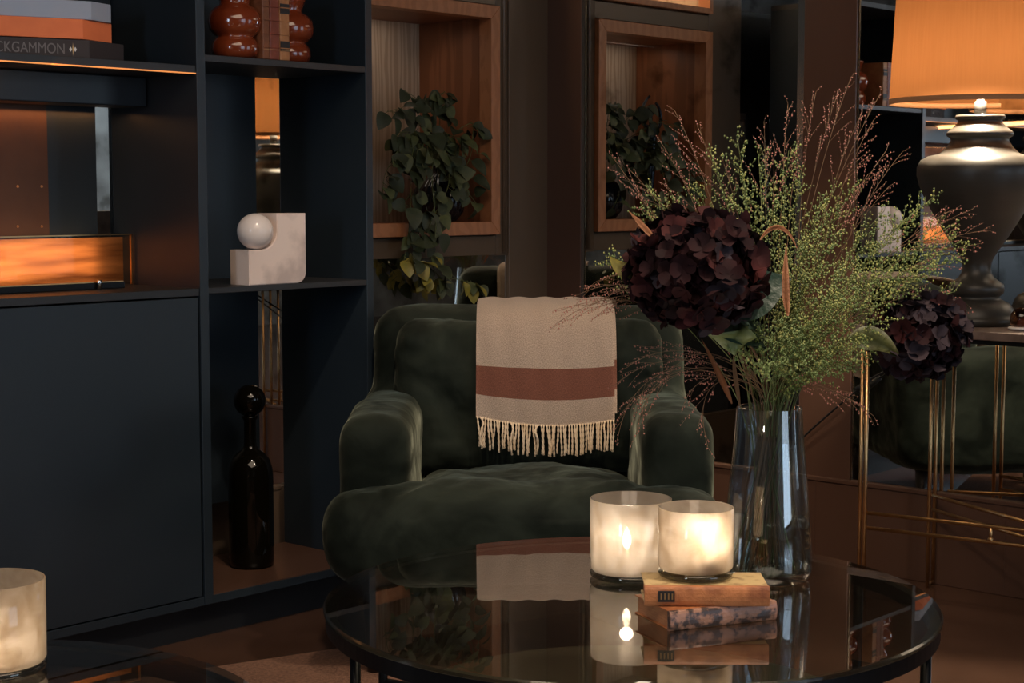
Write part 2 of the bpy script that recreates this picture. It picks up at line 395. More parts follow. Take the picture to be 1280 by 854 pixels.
# walls behind the camera, with the daylight window -------------------------------------
bm = B(); box(bm, XL - .1, YR - .1, 0, XL, .5, CZ); struct('wall_left', bm, M['stone_wall'])
WX0, WX1, WZ0, WZ1 = -3.05, -.85, .20, 2.68
bm = B(); box(bm, XL, YR - .1, 0, WX0, YR, CZ); box(bm, WX1, YR - .1, 0, .2, YR, CZ)
box(bm, WX0, YR - .1, 0, WX1, YR, WZ0); box(bm, WX0, YR - .1, WZ1, WX1, YR, CZ); struct('wall_front', bm, M['stone_wall'])
bm = B(); box(bm, WX0, YR - .08, WZ0, WX1, YR - .06, WZ1); struct('window_1', bm, emit('daylight_pane', (.62, .80, 1.), 3.0))
bm = B()
for x in (WX0, (WX0 + WX1) / 2 - .02, WX1 - .04): box(bm, x, YR - .06, WZ0, x + .04, YR + .01, WZ1, .003)
for z in (WZ0, (WZ0 + WZ1) / 2, WZ1 - .04): box(bm, WX0, YR - .05, z, WX1, YR, z + .04, .003)
struct('trim_7', bm, M['black'])
bm = B(); box(bm, XL - .02, -3.15, .9, XL + .012, -2.60, 2.35); struct('window_2', bm, emit('daylight_pane_side', (.66, .82, 1.), 17.))
bm = B()
for y in (-3.17, -2.62): box(bm, XL, y, .88, XL + .03, y + .04, 2.37, .003)
for z in (.86, 2.34): box(bm, XL, -3.17, z, XL + .03, -2.58, z + .04, .003)
struct('trim_8', bm, M['black'])

# ================================================================== NICHES
def niche(z0, z1, label, w=.044, inner='oak_dark'):
    r = root('wall_niche', (0.5 * (NX0 + NX1), 0, z0), label, 'niche')
    d = .33
    bm = B()
    # mitred frame: four trapezoid bars
    O = [(NX0, z0), (NX1, z0), (NX1, z1), (NX0, z1)]; I = [(NX0 + w, z0 + w), (NX1 - w, z0 + w), (NX1 - w, z1 - w), (NX0 + w, z1 - w)]
    for k in range(4):
        j = (k + 1) % 4; q = [O[k], O[j], I[j], I[k]]
        t = bmesh.new(); a = [t.verts.new((p[0], -.026, p[1])) for p in q]; b = [t.verts.new((p[0], .03, p[1])) for p in q]
        t.faces.new(a); t.faces.new(b[::-1])
        for i in range(4): t.faces.new((a[i], b[i], b[(i + 1) % 4], a[(i + 1) % 4]))
        bmesh.ops.recalc_face_normals(t, faces=t.faces[:])
        bmesh.ops.bevel(t, geom=t.edges[:], offset=.0015, segments=1, affect='EDGES')
        merge(bm, t)
    obj('frame', bm, M['oak'], r)
    x0, x1, a, b = NX0 + w - .004, NX1 - w + .004, z0 + w - .004, z1 - w + .004
    bm = B(); box(bm, x0, d - .01, a, x1, d, b); obj('back_board', bm, M['oak_pale'], r)
    for xa in (x0 - .012, x1): bm = B(); box(bm, xa, .03, a, xa + .012, d, b); obj('side_board', bm, M[inner], r)
    for za in (a - .012, b): bm = B(); box(bm, x0, .03, za, x1, d, za + .012); obj('shelf_board', bm, M[inner], r)
    return r
niche(NZ0, NZ1, 'oak framed wall niche holding the trailing plant')
niche(UZ0, UZ1, 'brightly lit oak niche above the plant niche, seen in the wall mirror', .022, 'oak_pale')
# things in the upper niche
for i, (x, y, h) in enumerate(((-.50, .06, .30), (-.60, .12, .24), (-.42, .14, .26))):
    r = root('candlestick', (x, y, UZ0 + .022), ['beaded brass candlestick at the front of the lit upper niche', 'shorter beaded brass candlestick in the lit upper niche', 'beaded brass candlestick at the right of the lit upper niche'][i], 'candlestick', 'candlesticks in the upper niche')
    bm = B(); prof = [(.035, 0), (.035, .006), (.012, .014)]
    n = int(h / .022)
    for k in range(n): prof += [(.007, .02 + k * .022), (.012, .031 + k * .022)]
    prof += [(.007, .02 + n * .022), (.02, .03 + n * .022), (.02, .05 + n * .022)]
    lathe(bm, prof, (x, y, UZ0 + .0195), 20); obj('stick', bm, M['brass'], r, True)
    bm = B(); lathe(bm, [(.010, .0), (.010, .10), (.004, .103)], (x, y, UZ0 + .068 + n * .022), 16); obj('candle', bm, M['wax'], r, True)

# ================================================================== SHELVING UNIT
FY = -.461; BY = -.095
XD0, XD1 = -1.866, -1.835       # divider
XE0, XE1 = -1.287, -1.262       # right end panel
XW = -3.30
ZT = 1.876
u = root('shelving_unit', (-2.2, FY, 0), 'dark navy built-in shelving unit with open bays and a low cupboard', 'shelving')
bm = B(); box(bm, XE0, FY, .10, XE1, BY, ZT, .0012); obj('side_panel', bm, M['navy'], u)
bm = B(); box(bm, XD0 + .004, FY - .003, .10, XD1, BY, ZT, .0012); obj('divider', bm, M['navy'], u)
bm = B(); box(bm, XW - .025, FY, .10, XW, BY, ZT, .0012); obj('side_panel', bm, M['navy'], u)
def shelf(x0, x1, z0, z1, nm='shelf'):
    bm = B(); box(bm, x0, FY + .001, z0, x1, BY + .0, z1, .001); return obj(nm, bm, M['navy_edge'], u)
shelf(XD1, XE0, .897, .912); shelf(XD1, XE0, 1.480, 1.497)
shelf(XW, XD0 + .004, 1.448, 1.468); shelf(XW - .025, XE1, ZT, ZT + .02, 'top_panel')
bm = B(); box(bm, XW - .025, FY + .001, .098, XE1, BY, .120, .001); obj('bottom_panel', bm, M['navy'], u)
bm = B(); box(bm, XW - .02, -.40, 0, XE1 - .01, BY, .098); obj('plinth', bm, mat('plinth_black', (.007, .008, .010), .5), u)
bm = B(); box(bm, XD1, FY + .002, .1202, XE0, BY, .1225); obj('floor_board', bm, M['brown_red'], u)
shelf(XW, XD0 + .004, .893, .912, 'cupboard_top')
for x0, x1 in ((-2.56, XD0 + .001), (XW, -2.566)):
    bm = B(); box(bm, x0 + .002, FY + .001, .124, x1 - .002, FY + .019, .889, .001); obj('door', bm, M['navy'], u)
# back panels leave a gap at their right where the wall mirror shows
xr = aty(318, 300, BY).x; xl = aty(118, 250, BY).x; xm = aty(57, 250, BY).x
for z0, z1 in ((.276, .897), (.912, 1.480), (1.497, ZT)):
    bm = B(); box(bm, XD1 + .10 if z0 < 1.4 else XD1, BY - .012, z0, xr if z0 < 1.4 else XE0, BY, z1); obj('back_panel', bm, M['navy'], u)
bm = B(); box(bm, xm, BY - .012, .912, xl, BY, 1.448); obj('back_panel', bm, M['navy'], u)
bm = B(); box(bm, XW, BY - .012, 1.468, XD0, BY, ZT); obj('back_panel', bm, M['navy'], u)
bm = B(); box(bm, XW, BY - .012, .12, XD0, BY, .893); obj('back_panel', bm, M['navy'], u)
bm = B(); box(bm, XW, FY - .002, 1.4465, XD0 + .003, FY + .003, 1.4495); obj('led_strip', bm, emit('amber_led', (1., .36, .10), .55), u)

# ================================================================== FIREPLACE IN THE LEFT BAY
f = root('fireplace', (-2.55, -.25, .912), 'glowing copper and glass tabletop fireplace set in the left bay', 'fireplace')
SXR = XD0 - .003
bm = B(); box(bm, XW + .004, -.262, 1.372, SXR + .002, -.15, 1.447, .003); obj('hood', bm, M['navy'], f)
bm = B(); box(bm, XW + .01, -.112, .914, xm - .002, -.1, 1.447); obj('chimney_plate', bm, mat('dull_copper_sheet', (.12, .055, .033), .5, .45, (.095, .045, .028), 12., bump=.05), f)
for x in (14, 41):
    for y in (248, 298):
        bm = B(); p = aty(22 if x == 14 else 52, 233 if y == 248 else 283, -.112)
        t = bmesh.new(); bmesh.ops.create_cone(t, cap_ends=True, segments=14, radius1=.0035, radius2=.0035, depth=.003, matrix=Matrix.Translation(p) @ Matrix.Rotation(PI / 2, 4, 'X')); merge(bm, t)
        obj('screw', bm, M['copper'], f)
bm = B(); box(bm, XW + .02, -.136, .914, aty(163, 320, -.136).x, -.128, 1.036); obj('reflector_plate', bm, M['copper'], f)
bm = B(); box(bm, XW + .02, -.186, .916, SXR - .002, -.182, 1.044); obj('glass_screen', bm, M['pane'], f)
bm = B(); box(bm, XW + .02, -.1875, 1.0425, SXR, -.1805, 1.0455); box(bm, SXR - .003, -.1875, .914, SXR, -.1805, 1.0455); obj('screen_edge', bm, M['brass'], f)
by = -.30; bx = aty(156, 352, by).x
bm = B(); box(bm, XW + .02, by, .9125, bx, by + .06, .928, .001); obj('burner_tray', bm, M['black'], f)
bm = B(); box(bm, XW + .02, by + .002, .928, bx - .002, by + .006, .9305); obj('burner_inlay', bm, M['brass'], f)
pp = aty(124, 352, by - .006)
bm = B(); lathe(bm, [(.006, 0), (.006, .020), (.005, .023)], (pp.x, by - .007, .912), 16); obj('chrome_post', bm, M['chrome'], f, True)

# ================================================================== BOOKS ON THE LEFT TOP SHELF
def cbook(name, pts, z0, z1, m, label, cat='book', group=None):
    c = sum((Vector((p[0], p[1], 0)) for p in pts), Vector()) / len(pts)
    r = root(name, (c.x, c.y, z0), label, cat, group)
    bm = B(); prism(bm, pts, z0, z1, .0018); obj('cover', bm, m, r)
    return r
zsh = 1.4685
def stackbook(xa, xb, z0, z1, m, label, d=.20):
    # nearest spine corner a, right corner b, given as pixels on plane z0
    a = atv(xa[0], xa[1], 4.05); v1 = Vector((FW.x * .49 + RT.x * .87, FW.y * .49 + RT.y * .87, 0)).normalized()
    return None
def stk(px_c, px_e, yb, z0, z1, m, label):
    Y = -.36
    c = aty(px_c, yb, Y)
    ang = math.radians(42.1 - 60.8)     # spine turned a little away from the shelf front
    d1 = Vector((math.cos(ang), math.sin(ang), 0)) * -1
    e_dir = Vector((math.cos(math.radians(20)), math.sin(math.radians(20)), 0))
    e = None
    for k in range(400):
        q = c + e_dir * (k * .001)
        v = q - CAM; pxx = 640 + FP * v.dot(RT) / (v.dot(FW) * math.cos(TH) - v.z * math.sin(TH))
        if pxx >= px_e: e = q; break
    L = .34
    l = c + d1 * L
    n = Vector((-d1.y, d1.x, 0)); n = n if n.y > 0 else -n
    pts = [l, c, e, e + Vector((-.02, .07, 0)), l + n * .17]
    r = cbook('book', [(p.x, p.y) for p in pts], z0, z1, m, label)
    return r, c, d1
stk(112, 155, 74, zsh, zsh + .052, M['cloth_black'], 'black backgammon book at the bottom of the stack on the left shelf')
_, cb, db = None, aty(112, 74, -.36), Vector((-math.cos(math.radians(42.1 - 60.8)), -math.sin(math.radians(42.1 - 60.8)), 0))
stk(104, 140, 52, zsh + .0525, zsh + .100, M['cloth_orange'], 'orange book in the middle of the stack on the left shelf')
stk(114, 139, 27, zsh + .1005, zsh + .145, M['cloth_blue'], 'grey blue book on top of the stack on the left shelf')
bb = [o for o in bpy.data.objects if o.name.startswith('book') and 'backgammon' in o.get('label', '')][0]
# title lettering on the black spine
def text_mesh(s, size, m, parent, P, right, up, name='title', align='RIGHT', ext=.0003, xs=1.):
    cu = bpy.data.curves.new('t', 'FONT'); cu.body = s; cu.size = size; cu.align_x = align; cu.align_y = 'CENTER'; cu.extrude = ext
    to = bpy.data.objects.new('t', cu); COL.objects.link(to)
    dg = bpy.context.evaluated_depsgraph_get(); me = bpy.data.meshes.new_from_object(to.evaluated_get(dg))
    bpy.data.objects.remove(to)
    right = Vector(right).normalized(); up = Vector(up).normalized(); n = right.cross(up); right = right * xs
    mt = Matrix.Translation(P) @ Matrix((right, up, n)).transposed().to_4x4()
    bm = bmesh.new(); bm.from_mesh(me); bm.transform(mt)
    return obj(name, bm, m, parent)
nrm = Vector((-db.y, db.x, 0)); nrm = -nrm if nrm.y > 0 else nrm
rt = -db
P = cb + db * .058 + nrm * .0006; P.z = zsh + .027
text_mesh('BACKGAMMON', .035, M['title_grey'], bb, P, rt, UP, xs=.80)
bm = B()
for dx in (-.0055, .0055):
    q = cb + db * (.040 + dx) + nrm * .001; q.z = zsh + .028
    vs = [bm.verts.new(q + rt * a + UP * b) for a, b in ((-.0035, 0), (0, -.006), (.0035, 0), (0, .006))]; bm.faces.new(vs)
obj('emblem', bm, M['white_mark'], bb)
bm = B(); q = cb + db * .040 + nrm * .0008; q.z = zsh + .028
vs = [bm.verts.new(q + rt * a + UP * b) for a, b in ((-.0012, 0), (0, -.016), (.0012, 0), (0, .016))]; bm.faces.new(vs)
obj('emblem', bm, M['gold'], bb)

# ================================================================== BOOKENDS AND BOOKS (right bay, top)
Z2 = 1.498
def bookend(c, label):
    r = root('bookend', c, label, 'bookend', 'terracotta bookends')
    bm = B()
    pr = [(.046, 0), (.056, .008), (.062, .022), (.060, .040), (.052, .052), (.046, .057), (.054, .062), (.066, .075), (.070, .095), (.066, .116), (.054, .130), (.040, .137), (.038, .145), (.044, .160), (.050, .174), (.050, .178)]
    lathe(bm, pr, c, 48); obj('body', bm, M['terracotta'], r, True); return r
cA = aty(294, 60, -.385); cA.z = Z2; cB = aty(360, 60, -.345); cB.z = Z2
bookend(cA, 'glazed terracotta bubble bookend left of the three old books')
cB = Vector((cB.x, -.345, Z2))
bookend(cB, 'glazed terracotta bubble bookend right of the three old books')
xs = [aty(p, 60, -.44).x for p in (327, 336, 348.5, 361)]
for i, (m, lb, hh) in enumerate(((M['leather_brown'], 'worn brown leather book nearest the left bookend', .170), (M['leather_red'], 'red brown leather book between the two others on the shelf', .176), (M['leather_tan'], 'pale tan leather book with black labels nearest the right bookend', .174))):
    x0, x1 = xs[i] + .0008, xs[i + 1] - .0008
    # kept clear of the bookends: only as deep as the bubble allows
    y1 = -.33
    r = root('book', ((x0 + x1) / 2, -.44, Z2), lb, 'book', 'old leather books between the bookends')
    bm = B(); box(bm, x0, -.445, Z2, x1, y1, Z2 + hh, .003, 0, 3); obj('cover', bm, m, r)
    for k in (.03, .065, .10, .135): bm = B(); box(bm, x0 + .0005, -.4475, Z2 + k, x1 - .0005, -.444, Z2 + k + .003, .001); obj('spine_band', bm, m, r)
    if i == 2:
        for k in (.028, .125):
            bm = B(); box(bm, x0 + .001, -.4462, Z2 + k - .004, x1 - .001, -.444, Z2 + k + .022); obj('title_label', bm, M['label_black'], r)
    for k in (.0255, .157): bm = B(); box(bm, x0 + .001, -.4465, Z2 + k, x1 - .001, -.444, Z2 + k + .0009); obj('gold_line', bm, M['gold'], r)

# ================================================================== MARBLE SCULPTURE
p0 = atz(291.5, 351, .9125); p1 = atz(312, 353.5, .9125); p2 = atz(382, 348, .9125)
mx0, mx1, my0, my1 = p1.x, p1.x + .198, -.455, -.375
mx0 = aty(312, 352, my0).x; mx1 = aty(383, 350, my0).x
W = mx1 - mx0; zb = .9125; Ht = (352 - 264) / FP * (aty(350, 300, my0) - CAM).dot(FW)
r = root('marble_sculpture', ((mx0 + mx1) / 2, -.41, zb), 'pale marble block sculpture with a ball resting in its curve', 'sculpture')
stepz = (352 - 308) / FP * (aty(312, 330, my0) - CAM).dot(FW)
pts = [(0, 0)]
rc = .030
for k in range(9): a = -PI / 2 + k / 8 * PI / 2; pts.append((W - rc + rc * math.cos(a), rc + rc * math.sin(a)))
pts += [(W, Ht)]; pts += [(W * .49, Ht)]
rr = W * .49 - W * .22
for k in range(0, 11): a = -k / 10 * PI / 2; pts.append((W * .49 - rr + rr * math.cos(a), stepz + rr + rr * math.sin(a)))
pts += [(0, stepz)]
bm = B(); t = bmesh.new()
a = [t.verts.new((mx0 + p[0], my0, zb + p[1])) for p in pts]; b = [t.verts.new((mx0 + p[0], my1, zb + p[1])) for p in pts]
t.faces.new(a); t.faces.new(b[::-1]); n = len(pts)
for i in range(n): t.faces.new((a[i], b[i], b[(i + 1) % n], a[(i + 1) % n]))
bmesh.ops.recalc_face_normals(t, faces=t.faces[:])
bmesh.ops.bevel(t, geom=[e for e in t.edges if abs(e.verts[0].co.y - e.verts[1].co.y) < 1e-5], offset=.002, segments=2, affect='EDGES')
merge(bm, t); obj('block', bm, M['marble'], r)
br = .0475
bm = B(); bc = Vector((0, (my0 + my1) / 2 - .012, zb + stepz + br)); bc.x = aty(319, 290, bc.y).x
bmesh.ops.create_uvsphere(bm, u_segments=40, v_segments=24, radius=br, matrix=Matrix.Translation(bc)); obj('ball', bm, M['marble_ball'], r, True)

# ================================================================== BLACK GLASS BOTTLE
c = aty(315, 715, -.27); c.z = .1230
r = root('bottle', c, 'tall black glass bottle with a ball stopper on the unit floor', 'bottle')
bm = B(); lathe(bm, [(.052, 0), (.0605, .004), (.062, .02), (.062, .245), (.060, .272), (.052, .297), (.038, .314), (.024, .324), (.0175, .335), (.0165, .36), (.0165, .405), (.021, .412), (.021, .418)], c, 48); obj('body', bm, M['black_glass'], r, True)
bm = B(); bmesh.ops.create_uvsphere(bm, u_segments=32, v_segments=20, radius=.044, matrix=Matrix.Translation(c + UP * .460)); obj('stopper', bm, M['black_glass'], r, True)

# ================================================================== PLANT IN THE NICHE
def leaf(bm, base, d, up, L, Wd, mi=0, fold=.25, curl=.3, shape='heart', n=8):
    d = Vector(d).normalized(); s = d.cross(Vector(up))
    if s.length < 1e-3: s = d.cross(Vector((1, 0, 0)))
    s.normalize(); nn = s.cross(d).normalized()
    mid = []; lf = []; rg = []
    for i in range(n + 1):
        t = i / n
        if shape == 'heart': w = Wd * (math.sin(PI * min(1, t**.78)) ** .75) if 0 < t < 1 else 0
        elif shape == 'blade': w = Wd * (math.sin(PI * t ** .8)) if 0 < t < 1 else 0
        else: w = Wd * (1 - (2 * t - 1)**4) * (.6 + .4 * t) if 0 < t < 1 else 0
        c = base + d * (L * t) - nn * (curl * L * t * t)
        mid.append(bm.verts.new(c)); lf.append(bm.verts.new(c + s * w + nn * w * fold) if w > 0 else None); rg.append(bm.verts.new(c - s * w + nn * w * fold) if w > 0 else None)
    for i in range(n):
        for side in (lf, rg):
            q = [mid[i], mid[i + 1]]
            if side[i + 1]: q.append(side[i + 1])
            if side[i]: q.append(side[i])
            if len(q) >= 3:
                try: bm.faces.new(q).material_index = mi
                except ValueError: pass
def rv(rn=R_): return Vector((rn.uniform(-1, 1), rn.uniform(-1, 1), rn.uniform(-1, 1)))
r = root('ribbed_vase', (-.53, .10, NZ0 + .041), 'black ribbed round vase standing in the oak niche under the plant', 'vase')
vc = Vector((aty(549, 240, .10).x, .10, NZ0 + .0405))
r.location = vc
bm = B(); lathe(bm, [(.03, 0), (.055, .006), (.078, .035), (.086, .075), (.080, .112), (.058, .140), (.034, .155), (.022, .170), (.020, .24), (.024, .25), (.018, .25), (.016, .18)], vc, 96, True, True, (.035, 24)); obj('body', bm, M['ceramic_black'], r, True)
rn = random.Random(21)
pl = root('trailing_plant', vc + UP * .2, 'dark green trailing plant spilling from the vase over the niche edge', 'plant')
fol = B(); stm = B()
top = vc + UP * .25
# vines given as pixel paths on planes in front of the vase (x px, y px, world y)
vines = [
    [(549, 190, .10), (520, 150, .04), (500, 135, .02), (484, 140, .0)],
    [(549, 190, .10), (535, 140, .06), (520, 122, .06), (505, 113, .05)],
    [(549, 190, .10), (550, 140, .08), (548, 122, .08), (556, 114, .06)],
    [(549, 190, .10), (575, 160, .04), (592, 152, .02), (590, 190, .0), (580, 215, -.01), (583, 238, -.01), (601, 262, -.02)],
    [(549, 190, .10), (520, 170, .0), (495, 190, -.03), (480, 220, -.03), (478, 245, -.03)],
    [(549, 190, .10), (520, 170, -.02), (512, 210, -.05), (514, 250, -.06), (510, 300, -.06), (503, 335, -.07)],
    [(549, 190, .10), (540, 180, -.03), (540, 230, -.06), (545, 280, -.07), (535, 310, -.07), (545, 345, -.08), (575, 350, -.09), (597, 355, -.09)],
    [(549, 190, .10), (560, 190, -.02), (562, 230, -.03), (548, 262, -.05), (525, 285, -.06), (515, 320, -.07), (530, 345, -.07), (555, 352, -.08)],
    [(549, 190, .10), (555, 165, .05), (575, 175, .02), (572, 205, .0), (555, 225, -.01)],
    [(549, 190, .10), (520, 165, .02), (500, 165, .0), (490, 170, 0)],
    [(549, 190, .10), (535, 165, .0), (528, 180, -.03), (530, 220, -.04)],
]
for vi, v in enumerate(vines):
    P = [aty(*q) for q in v]
    # catmull-like resample
    pts = []
    for a, b in zip(P, P[1:]):
        for k in range(8): pts.append(a.lerp(b, k / 8))
    pts.append(P[-1])
    for _ in range(4): pts = [pts[0]] + [(pts[i - 1] + pts[i] * 2 + pts[i + 1]) / 4 for i in range(1, len(pts) - 1)] + [pts[-1]]
    tube(stm, pts, .0018, 6, .0008)
    nL = len(pts)
    st = 2
    for i in range(3, nL, st):
        for rep in range(2 if (vi not in (3,) and i % 4 == 1) else 1):
            p = pts[i] + rv(rn) * .006
            t = i / nL
            d = (rv(rn) + Vector((0, -.5, -.5))).normalized()
            off = d * rn.uniform(.012, .028); 
            tube(stm, [p, p + off], .0009, 5)
            z_low = p.z < 1.0
            L = rn.uniform(.040, .074) * (.85 if t > .8 else 1)
            ylw = p.z < .965 and rn.random() < .6
            leaf(fol, p + off, d + Vector((0, -.1, -.35)), Vector((0, -1, .5)) + rv(rn) * .5, L, L * .42, 2 if ylw else (0 if rn.random() < .62 else 1), .3, .35)
obj('foliage', fol, [M['leaf_dark'], M['leaf_mid'], M['leaf_yellow']], pl, True); obj('vine_stem', stm, M['stem'], pl, True)
# bronze figurine, left part of the niche (seen in the mirror)
r = root('figurine', (-.78, .16, NZ0 + .041), 'slender dark bronze dancer figurine in the niche, seen in the mirror', 'figurine')
bm = B(); c = Vector((-.79, .14, NZ0 + .0405))
lathe(bm, [(.04, 0), (.04, .02), (.01, .026)], c, 24)
def lim(ps, r0, r1): tube(bm, bez(*[c + Vector(p) for p in ps], 10), r0, 10, r1)
lim(((0, 0, .02), (.01, 0, .10), (-.01, 0, .16), (0, 0, .24)), .008, .018); lim(((.008, .0, .02), (.03, 0, .1), (.02, 0, .18), (.0, 0, .24)), .007, .016)
lim(((0, 0, .22), (.0, 0, .27), (-.012, 0, .30), (0, 0, .36)), .022, .020)
lim(((0, 0, .36), (0, 0, .38), (.004, 0, .385), (.004, 0, .40)), .008, .008); sphere(bm, c + Vector((.004, 0, .42)), .019, 2, (1, 1, 1.25))
lim(((.015, 0, .355), (.07, 0, .36), (.08, 0, .43), (.01, 0, .475)), .008, .005); lim(((-.015, 0, .355), (-.07, 0, .33), (-.08, 0, .42), (-.03, 0, .45)), .008, .005)
obj('body', bm, M['bronze_fig'], r, True)

# ================================================================== ARMCHAIR
def mk_soft(name, boxes, m, parent, vox=.014, it=10, disp=.0, dscale=.12, warp=None):
    """boxes (u0,v0,z0,u1,v1,z1[,taper function]) in the chair frame, fused and softened into one upholstered volume"""
    bm = B()
    for b in boxes: box(bm, *b[:6], bev=b[6] if len(b) > 6 else .03, seg=5)
    me = bpy.data.meshes.new(name); bm.to_mesh(me); bm.free()
    o = bpy.data.objects.new(name, me); COL.objects.link(o)
    md = o.modifiers.new('r', 'REMESH'); md.mode = 'VOXEL'; md.voxel_size = vox
    sm = o.modifiers.new('s', 'SMOOTH'); sm.factor = .5; sm.iterations = it
    dg = bpy.context.evaluated_depsgraph_get(); dg.update()
    me2 = bpy.data.meshes.new_from_object(o.evaluated_get(dg)); bpy.data.objects.remove(o)
    bm = B(); bm.from_mesh(me2); bpy.data.meshes.remove(me2)
    bm.normal_update()
    for v in bm.verts:
        if warp: v.co = warp(v.co)
    bm.normal_update()
    if disp:
        for v in bm.verts:
            n = noise.fractal(v.co / dscale, .8, 2., 4)
            v.co += v.normal * n * disp
    for v in bm.verts: v.co = cp(v.co.x, v.co.y, v.co.z)
    for f in bm.faces: f.smooth = True
    return obj(name, bm, m, parent, True)
ch = root('armchair', cp(.03, 4.25, 0), 'low dark green velvet armchair with rounded arms in the corner', 'armchair')
def shell_warp(c):
    u, v, z = c
    # back leans away a little and narrows towards its top
    if v > 4.38:
        k = max(0, (z - .35)) ; v += .05 * k
        u = .045 + (u - .045) * (1 - .04 * k)
    # arms flare outwards towards the front
    return Vector((u, v, z))
mk_soft('frame', [(-.418, 3.94, .19, -.240, 4.66, .622, .058), (.312, 3.94, .19, .486, 4.66, .622, .058), (-.390, 4.50, .19, .480, 4.72, .842, .085), (-.37, 3.96, .18, .44, 4.6, .30)], M['velvet'], ch, .012, 8, .006, .18, shell_warp)
def seat_warp(c):
    u, v, z = c
    if z > .40:
        # crown in the middle, sagging dimple
        cu = (u - .04) / .32; cv = (v - 4.15) / .35
        z += .028 * max(0, 1 - cu * cu) * max(0, 1 - cv * cv)
        z -= .05 * max(0, v - 4.05) / .4
        z += .004 * math.sin(u * 60 - v * 35 + 3 * math.sin(v * 14)) * math.exp(-((abs(u - .035) - .24) / .09)**2)
        z += .007 * math.sin(u * 17 + v * 9) * max(0, 1 - cu * cu)
    return Vector((u, v, z))
mk_soft('seat_cushion', [(-.440, 3.79, .235, .500, 4.0, .462, .085), (-.237, 3.82, .25, .307, 4.52, .455, .06)], M['velvet'], ch, .009, 10, .006, .13, seat_warp)
def back_warp(c):
    u, v, z = c
    cu = (u - .045) / .34; cz = (z - .6) / .24
    if v < 4.48: v -= .035 * max(0, 1 - cu * cu) * max(0, 1 - cz * cz)
    v += .10 * (z - .45)
    eu = min(u + .318, .408 - u)                       # pleats gathered along the seams
    v += .0045 * math.sin(z * 95 + 2 * math.sin(u * 20)) * math.exp(-(eu / .07)**2)
    v += .0045 * math.sin(u * 70 + 1.5 * math.sin(z * 30)) * math.exp(-((.80 - z) / .07)**2)
    v += .005 * math.sin(z * 26 + u * 22) * math.sin(u * 13)
    return Vector((u, v, z))
mk_soft('back_cushion', [(-.318, 4.405, .40, .408, 4.56, .812, .07)], M['velvet'], ch, .008, 8, .008, .12, back_warp)
for uu, vv in ((-.33, 3.93), (.40, 3.93), (-.33, 4.62), (.40, 4.62)):
    bm = B(); lathe(bm, [(.016, 0), (.026, .20)], cp(uu, vv, .0), 16); obj('leg', bm, M['leg_wood'], ch, True)

# ================================================================== THROW
th = root('throw', cp(.085, 4.55, .86), 'cream wool throw with a rust stripe and fringe draped over the armchair back', 'throw')
prof = [(4.795, .50), (4.79, .60), (4.785, .72), (4.785, .79), (4.775, .83), (4.73, .853), (4.65, .856), (4.57, .854), (4.50, .848), (4.44, .832), (4.405, .80), (4.385, .76), (4.372, .72), (4.360, .66), (4.352, .61), (4.349, .565)]
def throw_sheet(u0, u1, off, nU=56, seed=0, lowz=0.):
    bm = B(); uvl = bm.loops.layers.uv.new('UVMap')
    # resample the profile
    P = [Vector((a, b, 0)) for a, b in prof]
    if lowz: P[-1].y += lowz
    pts = []
    for a, b in zip(P, P[1:]):
        for k in range(6): pts.append(a.lerp(b, k / 6))
    pts.append(P[-1])
    for _ in range(6): pts = [pts[0]] + [(pts[i - 1] + pts[i] * 2 + pts[i + 1]) / 4 for i in range(1, len(pts) - 1)] + [pts[-1]]
    S = [0]
    for a, b in zip(pts, pts[1:]): S.append(S[-1] + (b - a).length)
    tot = S[-1]; grid = []
    for i, p in enumerate(pts):
        tn = (pts[min(i + 1, len(pts) - 1)] - pts[max(0, i - 1)]).normalized(); nv = Vector((-tn.y, tn.x, 0))
        if p.x < 4.6 and nv.x > 0: nv = -nv
        if nv.y < 0 and p.y > .84: nv = -nv
        if p.x > 4.7 and nv.x < 0: nv = -nv
        row = []
        front = max(0, min(1, (4.5 - p.x) / .12))
        for j in range(nU + 1):
            s = j / nU; uu = u0 + (u1 - u0) * s + .026 * max(0, min(1, (p.x - 4.62) / .15))
            w = off + .004 * front * math.sin(s * 9 + 1.2 + p.y * 5) + .002 * math.sin(s * 31 + p.y * 14)
            w += .008 * front * math.exp(-((s - .37) / .03)**2) * max(0, 1 - abs(p.y - .74) / .1) * .5
            zz = p.y - front * (.022 * (1 - (1.9 * s - 1.05)**2)) * max(0, (.80 - p.y) / .25)
            row.append(bm.verts.new((uu, p.x + nv.x * w, zz + nv.y * w)))
        grid.append(row)
    for i in range(len(grid) - 1):
        for j in range(nU):
            f = bm.faces.new((grid[i][j], grid[i + 1][j], grid[i + 1][j + 1], grid[i][j + 1])); f.smooth = True
            for l, (a, b) in zip(f.loops, ((i, j), (i + 1, j), (i + 1, j + 1), (i, j + 1))):
                l[uvl].uv = (b / nU, (tot - S[a]) / .295)   # 0 at the fringed hem
    ends = [v.co.copy() for v in grid[-1]]
    for v in bm.verts: v.co = cp(*v.co)
    return bm, ends
bm, ends = throw_sheet(-.094, .268, .006)
bmesh.ops.solidify(bm, geom=bm.faces[:], thickness=.004)
obj('cloth', bm, M['wool'], th, True)
bm, ends2 = throw_sheet(-.086, .274, .0005, lowz=.018)
bmesh.ops.solidify(bm, geom=bm.faces[:], thickness=.004)
